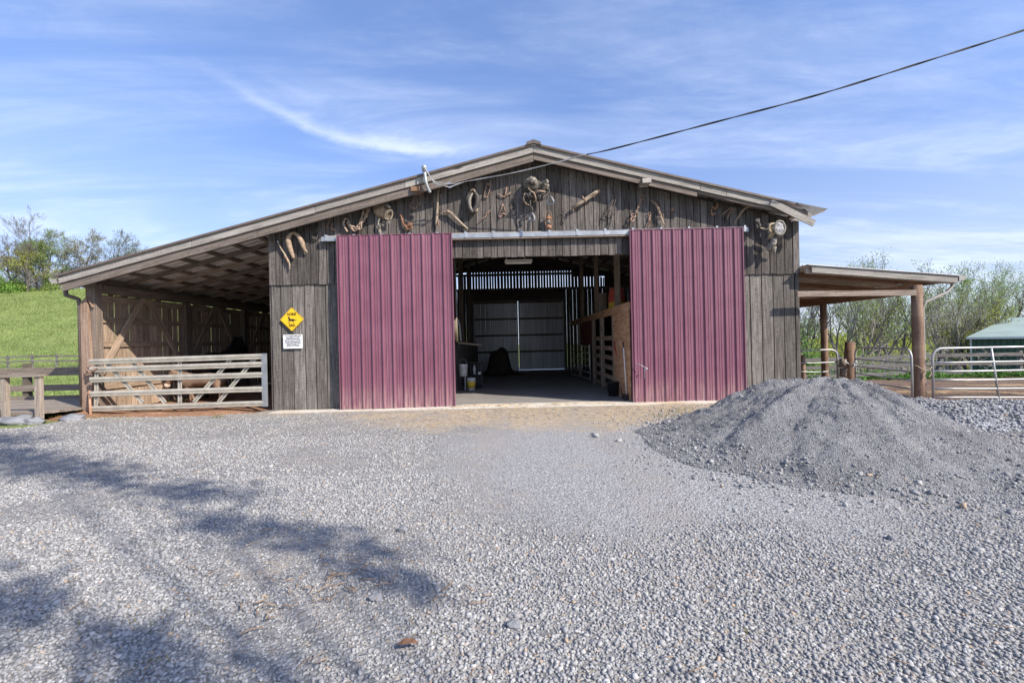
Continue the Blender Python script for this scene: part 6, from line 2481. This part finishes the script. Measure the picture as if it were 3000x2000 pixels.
def bush(name, label, base, r, h, mat, n, leaf, seed, cat='bush', group=None):
    rs_ = np.random.RandomState(seed)
    t = thing(name, label, cat, base, group)
    mb = MB()
    rg = random.Random(seed)
    for k in range(9):
        an = rg.uniform(0, 6.28)
        e = Vector(base) + Vector((math.cos(an) * r * 0.6, math.sin(an) * r * 0.6, h * rg.uniform(0.5, 0.9)))
        mb.tube([Vector(base), Vector(base).lerp(e, 0.5) + Vector((0, 0, h * 0.1)), e], [0.03 * h / 2, 0.02 * h / 2, 0.005], 5, caps=False)
    mb.build('stems', 'bark', t)
    cs = rs_.normal(size=(26, 3)) * np.array([0.5, 0.5, 0.3])
    cs[:, 2] = np.abs(cs[:, 2]) * 1.6
    cs = cs / np.maximum(1, np.linalg.norm(cs, axis=1))[:, None]
    idx = rs_.randint(0, 26, n)
    P_ = cs[idx] * np.array([r, r, h]) * 0.9 + rs_.normal(size=(n, 3)) * np.array([r, r, h]) * 0.14
    P_[:, 2] = np.abs(P_[:, 2])
    P_ += np.array(base)
    V, F = quads(P_, None, leaf * rs_.uniform(0.6, 1.3, n), None, rs_)
    ob = np_mesh('foliage', V, F, np.clip(rs_.normal(0.5, 0.25, n), 0, 1), mat)
    ob.parent = t
    ob.matrix_parent_inverse = Matrix.Translation(t.location).inverted()
    return t


bush('bush', 'bright green bush at the left edge of the hill crest', at_px(18, 110), 4.0, 6.8, 'leaf_bright', 3000, 0.22, 31)
bush('bush', 'low green bush at the foot of the leftmost hill tree', at_px(60, 112), 3.0, 2.6, 'leaf_green', 1500, 0.2, 32)
bush('flowering_bush', 'white-blossomed bush beside the shed eave on the hill', at_px(168, 116), 2.3, 6.5, 'blossom', 700, 0.16, 33)
bush('bush', 'dark green low bush below the blossoms', at_px(150, 114), 2.4, 4.4, 'leaf_green', 1200, 0.2, 34)
bush('evergreen_bush', 'dark evergreen tip just above the shed eave', at_px(212, 122), 2.4, 7.2, 'leaf_dark', 1300, 0.2, 35)


def brush(name, label, spots, mat, n_each, leaf, seed, hmax):
    """a mass of twiggy growth nobody could count"""
    rs_ = np.random.RandomState(seed)
    Vs, Fs, Ts, o = [], [], [], 0
    for (x, y, r, h) in spots:
        P_ = rs_.normal(size=(n_each, 3)) * np.array([r * 0.5, r * 0.5, 0])
        P_[:, 2] = rs_.beta(1.2, 1.6, n_each) * h
        P_ += np.array([x, y, T(x, y)])
        n = n_each
        d = rs_.normal(size=(n, 3)) * np.array([0.5, 0.5, 1.0])
        d /= np.linalg.norm(d, axis=1)[:, None]
        e = np.cross(d, rs_.normal(size=(n, 3)))
        e /= np.linalg.norm(e, axis=1)[:, None]
        S_ = leaf * rs_.uniform(0.5, 1.6, n)
        tw = 0.07 if 'twig' in mat else 0.5
        V = np.stack([P_ - d * S_[:, None], P_ + e * S_[:, None] * tw, P_ + d * S_[:, None], P_ - e * S_[:, None] * tw], 1).reshape(-1, 3)
        Vs.append(V)
        Fs.append(np.arange(4 * n).reshape(-1, 4) + o)
        o += 4 * n
        Ts.append(np.clip(rs_.normal(0.5, 0.22, n) + rs_.normal() * 0.12, 0, 1))
    ob = np_mesh(name, np.concatenate(Vs), np.concatenate(Fs), np.concatenate(Ts), mat)
    return tag(ob, label, 'vegetation', kind='stuff')


rg = random.Random(8)
spots = []
for k in range(16):
    x, y, z = at_px(rg.uniform(-40, 190), rg.uniform(118, 126))
    spots.append((x, y, 3.0, rg.uniform(3, 6.5)))
brush('undergrowth', 'grey twiggy undergrowth between the hill crest trees', spots, 'twig_grey', 500, 0.5, 41, 6)
# right side: woods below the paddock
RT = [
    (2364, 44, 9.6, 'leaf_green', 700, 0.3, 1, 'bark', 0.45, (0, 0), 'thin dark tree right beside the barn corner'),
    (2382, 40, 9.0, 'leaf_green', 500, 0.4, 2, 'bark', 0.45, (0, 0), 'double-trunked tree left of the second lean-to post'),
    (2458, 36, 9.5, 'leaf_green', 2000, 0.0, 2, 'pale_bark', 0.5, (0.02, 0), 'pale forked tree with fresh leaves in the middle of the lean-to'),
    (2482, 34, 7.5, 'leaf_yellow', 500, 0.3, 2, 'bark', 0.6, (0.2, 0), 'low branching dark tree right of the pale forked one'),
    (2526, 42, 10.5, 'leaf_green', 1500, 0.0, 1, 'bark', 0.42, (0, 0), 'slim straight tree left of the leaning one'),
    (2548, 38, 10.5, 'leaf_green', 1900, 0.0, 2, 'bark', 0.5, (0.28, 0), 'tree leaning right behind the middle gate'),
    (2590, 44, 10.5, 'leaf_green', 1100, 0.0, 1, 'bark', 0.4, (0, 0), 'slender dark trunk over the right part of the middle gate'),
    (2607, 47, 10.5, 'leaf_yellow', 1000, 0.0, 1, 'bark', 0.4, (0, 0), 'slender yellow-leaved tree left of the crooked one'),
    (2650, 40, 9.8, 'leaf_yellow', 800, 0.2, 1, 'bark', 0.5, (-0.12, 0), 'crooked dark tree just left of the big round post'),
    (2672, 46, 9.8, 'leaf_green', 900, 0.0, 1, 'bark', 0.42, (0, 0), 'thin tree half hidden by the big round post'),
    (2735, 40, 8.6, 'leaf_yellow', 1000, 0.1, 2, 'pale_bark', 0.62, (0.1, 0), 'grey branching tree right of the big round post'),
    (2775, 37, 8.0, 'leaf_olive', 900, 0.0, 3, 'pale_bark', 0.65, (0.0, 0), 'tangled grey tree below the lean-to gutter'),
    (2800, 45, 11.0, 'leaf_green', 3600, 0.0, 2, 'bark', 0.6, (0, 0), 'full green tree behind the lean-to gutter'),
    (2845, 42, 10.3, 'leaf_green', 2400, 0.0, 1, 'bark', 0.55, (-0.2, 0), 'green tree leaning left above the green shed corner'),
    (2868, 36, 6.2, 'leaf_yellow', 2600, 0.0, 3, 'bark', 0.6, (0, 0), 'low yellow-green tree just left of the green shed'),
    (2935, 52, 13.6, 'leaf_green', 5200, 0.0, 2, 'bark', 0.55, (0, 0), 'tall leafy tree behind the green shed roof'),
    (2985, 54, 13.3, 'leaf_green', 4200, 0.0, 1, 'bark', 0.55, (0, 0), 'leafy tree at the right edge above the green shed'),
]
for i, (px, Y, H, lm, n, bt_, mu, bk, sp_, ln_, lab) in enumerate(RT):
    make_tree('tree', lab, at_px(px, Y), H * 1.06, 300 + i, lm, int(n * 1.8), 0.062, 0.16, sp_ * 0.85, 0.32, bk, 4, ln_, mu, 0.62, 'trees below the paddock', bt_, rmin=0.009, cl=0.32, clump=0.7)
bush('bush', 'bright green bush beside the barn corner beyond the paddock fence', at_px(2368, 27), 1.25, 2.9, 'leaf_bright', 2600, 0.075, 51)
bush('bush', 'green bush behind the thick stump post beyond the fence', at_px(2522, 30), 1.2, 2.5, 'leaf_green', 1500, 0.075, 52)
spots, spots2, spots3 = [], [], []
for k in range(60):
    x, y, z = at_px(rg.uniform(2340, 3050), rg.uniform(27, 46))
    spots.append((x, y, 1.6, rg.uniform(1.0, 2.5)))
brush('undergrowth', 'grey twiggy brush filling the wood edge beyond the paddock', spots, 'twig_grey', 170, 0.2, 42, 4)
for k in range(90):
    x, y, z = at_px(rg.uniform(2330, 3060), rg.uniform(60, 95))
    spots2.append((x, y, 3.5, rg.uniform(5.0, 9.0)))
brush('far_wood', 'yellow-green far wood behind the thin trees on the right', spots2, 'leaf_yellow', 700, 0.2, 43, 8)
for k in range(26):
    x = rg.uniform(8, 26)
    spots3.append((x, rg.uniform(18.6, 19.8), 0.5, rg.uniform(0.12, 0.34)))
brush('weeds', 'green leafy weeds along the foot of the paddock fence', spots3, 'leaf_weed', 260, 0.06, 44, 0.4)
spots4 = []
for k in range(70):
    x = rg.uniform(8, 40)
    spots4.append((x, rg.uniform(20.4, 27), 0.9, rg.uniform(0.15, 0.5)))
brush('tall_grass', 'rough grass beyond the paddock fence', spots4, 'leaf_weed', 150, 0.09, 45, 0.5)


# grass tufts in the yard and by the walls
def tufts(name, label, spots, n, L, mat, seed):
    rs_ = np.random.RandomState(seed)
    Vs, Fs, Ts, o = [], [], [], 0
    for (x, y, r) in spots:
        m = n
        bx = rs_.normal(0, r, m) + x
        by = rs_.normal(0, r * 0.7, m) + y
        an = rs_.uniform(0, 6.28, m)
        ln_ = L * rs_.uniform(0.4, 1.2, m)
        tl = rs_.uniform(0.1, 0.8, m)
        w = 0.004
        z0 = 0.015
        A = np.stack([bx - w * np.sin(an), by + w * np.cos(an), np.full(m, z0)], 1)
        B = np.stack([bx + w * np.sin(an), by - w * np.cos(an), np.full(m, z0)], 1)
        C = np.stack([bx + np.cos(an) * ln_ * tl, by + np.sin(an) * ln_ * tl, z0 + ln_ * np.sqrt(1 - 0.7 * tl ** 2)], 1)
        Vs.append(np.stack([A, B, C], 1).reshape(-1, 3))
        Fs.append(np.arange(3 * m).reshape(-1, 3) + o)
        o += 3 * m
        Ts.append(np.clip(rs_.normal(0.5, 0.2, m), 0, 1))
    ob = np_mesh(name, np.concatenate(Vs), np.concatenate(Fs), np.concatenate(Ts), mat)
    return tag(ob, label, 'grass', kind='stuff')


sp_ = []
for (px, py, r) in ((1980, 1205, 0.18), (2010, 1198, 0.15), (1940, 1220, 0.12), (2020, 1210, 0.2), (300, 1222, 0.2), (340, 1225, 0.15), (640, 1222, 0.1), (175, 1224, 0.12), (205, 1214, 0.1)):
    p = gpt(px, py, 0.02)
    sp_.append((p.x, p.y, r))
tufts('grass_tufts', 'short dry grass along the barn foot', sp_, 60, 0.09, 'leaf_dry', 61)
sp_ = []
for (px, py, r) in ((445, 1835, 0.03), (435, 1865, 0.04), (225, 1832, 0.02), (450, 1935, 0.03), (390, 1825, 0.02), (2082, 1355, 0.02), (2030, 1338, 0.03), (2205, 1850, 0.02), (2940, 1520, 0.03), (880, 1320, 0.04), (485, 1787, 0.02)):
    p = gpt(px, py, 0.02)
    sp_.append((p.x, p.y, r))
tufts('grass_tufts', 'small green grass blades growing through the gravel', sp_, 16, 0.03, 'leaf_dry', 62)

# the trees behind the viewer whose shade falls across the yard
st_ = thing('tree', 'broad tree behind the viewer whose long limbs shade the left of the yard', 'tree', (6.1, -3.3, 0))
sprays = []                                                   # centre, half-lengths of each leafy spray
for (gx_, gy_, h, a, b) in ((-5.8, 5.7, 10.2, 1.1, 0.42), (-7.3, 6.5, 11.2, 0.8, 0.38), (-3.3, 4.6, 9.6, 0.75, 0.24), (-4.6, 5.1, 10.4, 0.5, 0.2), (-2.5, 3.75, 9.0, 0.45, 0.18),
                            (-1.45, 3.35, 8.2, 0.6, 0.17), (-3.0, 2.65, 8.0, 0.6, 0.26), (-1.7, 2.1, 7.2, 0.5, 0.22), (-6.8, 4.9, 10.8, 0.8, 0.22), (-0.8, 2.8, 7.6, 0.25, 0.12), (-8.6, 7.6, 12.0, 0.9, 0.4)):
    sprays.append((Vector((gx_ + h * SUN.x / SUN.z, gy_ + h * SUN.y / SUN.z, h)), a, b))
mb = MB()
tp_ = [Vector((6.1, -3.3, -0.3)), Vector((6.15, -3.35, 2.2)), Vector((6.0, -3.25, 4.2)), Vector((5.9, -3.2, 5.6)), Vector((5.85, -3.15, 6.6))]
mb.tube(curve(tp_), taper(25, 0.18, 0.12, 0.03), 10, caps=False)
rs_ = np.random.RandomState(9)
PV, SV = [], []
for c, a, b in sprays:
    q = Vector((5.88, -3.18, 5.2))
    e = c + Vector((-a * 0.8, a * 0.25, 0.1))
    lim = curve([q, q.lerp(c, 0.6) + Vector((0, 0, 0.25)), c, e])
    mb.tube(lim, taper(len(lim), 0.011, 0.008, 0.004), 6, caps=False)
    n = int(430 * a * b / 0.3) + 40
    th_ = rs_.normal(size=(n, 3)) * np.array([a * 0.6, b * 0.55, 0.2])
    th_[:, 1] += -0.25 * th_[:, 0]
    PV.append(np.array(c) + th_)
    SV.append(rs_.uniform(0.045, 0.085, n))
    for k in range(7):
        f = lim[int(len(lim) * (0.35 + 0.09 * k))]
        d = Vector((rs_.normal(0, a * 0.5), rs_.normal(0, b * 0.8), rs_.normal(0, 0.2)))
        mb.tube([f, f + d * 0.6 + Vector((0, 0, 0.05)), f + d], [0.012, 0.008, 0.003], 5, caps=False)
mb.build('trunk', 'bark', st_)
PV, SV = np.concatenate(PV), np.concatenate(SV)
V, F = quads(PV, None, SV, None, rs_)
ob = np_mesh('crown', V, F, np.clip(rs_.normal(0.5, 0.2, len(PV)), 0, 1), 'leaf_green')
ob.parent = st_
ob.matrix_parent_inverse = Matrix.Translation(st_.location).inverted()

# grass blades over the hillside that shows left of the barn
rs_ = np.random.RandomState(77)
n = 90000
uu = rs_.uniform(-1.5, -0.72, n)
yy_ = 12 + 112 * rs_.beta(1.0, 1.15, n)
xx_ = uu * yy_
zz_ = np.array([T(a, b) for a, b in zip(xx_, yy_)])
keep = ~((xx_ > -15) & (yy_ < 12.5))
xx_, yy_, zz_ = xx_[keep], yy_[keep], zz_[keep]
n = len(xx_)
pat = np.array([mnoise.noise(Vector((a * 0.12, b * 0.09, 3))) + 0.5 * mnoise.noise(Vector((a * 0.5, b * 0.4, 8))) for a, b in zip(xx_, yy_)])
an_ = rs_.uniform(0, 6.283, n)
ln_ = (0.06 + 0.0022 * yy_) * rs_.uniform(0.5, 1.3, n)
w_ = ln_ * 0.35
A = np.stack([xx_ - np.cos(an_) * w_, yy_ - np.sin(an_) * w_, zz_ - 0.02], 1)
B = np.stack([xx_ + np.cos(an_) * w_, yy_ + np.sin(an_) * w_, zz_ - 0.02], 1)
C = np.stack([xx_ + rs_.normal(0, 0.4, n) * ln_, yy_ + rs_.normal(0, 0.4, n) * ln_, zz_ + ln_], 1)
V = np.stack([A, B, C], 1).reshape(-1, 3)
ob = np_mesh('grass', V, np.arange(3 * n).reshape(-1, 3), np.clip(0.52 + 0.4 * pat + rs_.normal(0, 0.10, n), 0, 1), 'leaf_grass')
tag(ob, 'spring grass covering the hillside pasture', 'grass', kind='stuff')

mb = MB()
rg = random.Random(12)
for k in range(260):
    x, y = rg.gauss(0.4, 1.5), rg.uniform(8.2, 10.0)
    an = rg.uniform(0, 6.3)
    L = rg.uniform(0.05, 0.16)
    z = 0.035 if y < 9.75 else 0.06
    mb.tube([(x, y, z), (x + math.cos(an) * L, y + math.sin(an) * L, z + rg.uniform(0, 0.02))], rg.uniform(0.002, 0.0045), 4, tone=rg.uniform(0.8, 1.6))
tag(mb.build('straw_litter', 'rope', None), 'straw scattered on the sandy ground before the doorway', 'straw', kind='stuff')
mb = MB()
for k in range(16):
    x = -1.2 + 0.24 * k
    r = 0.16 * (1 - 0.035 * k) * rg.uniform(0.7, 1.2)
    mb.blob((x, 10.12 + rg.uniform(-0.15, 0.1), 0.03), r, k, 0.35, 2, sq=(1.4, 1.0, 0.28))
tag(mb.build('sand_drift', 'sand', None), 'low drift of sandy dirt on the concrete sill at the doorway', 'dirt', kind='stuff')
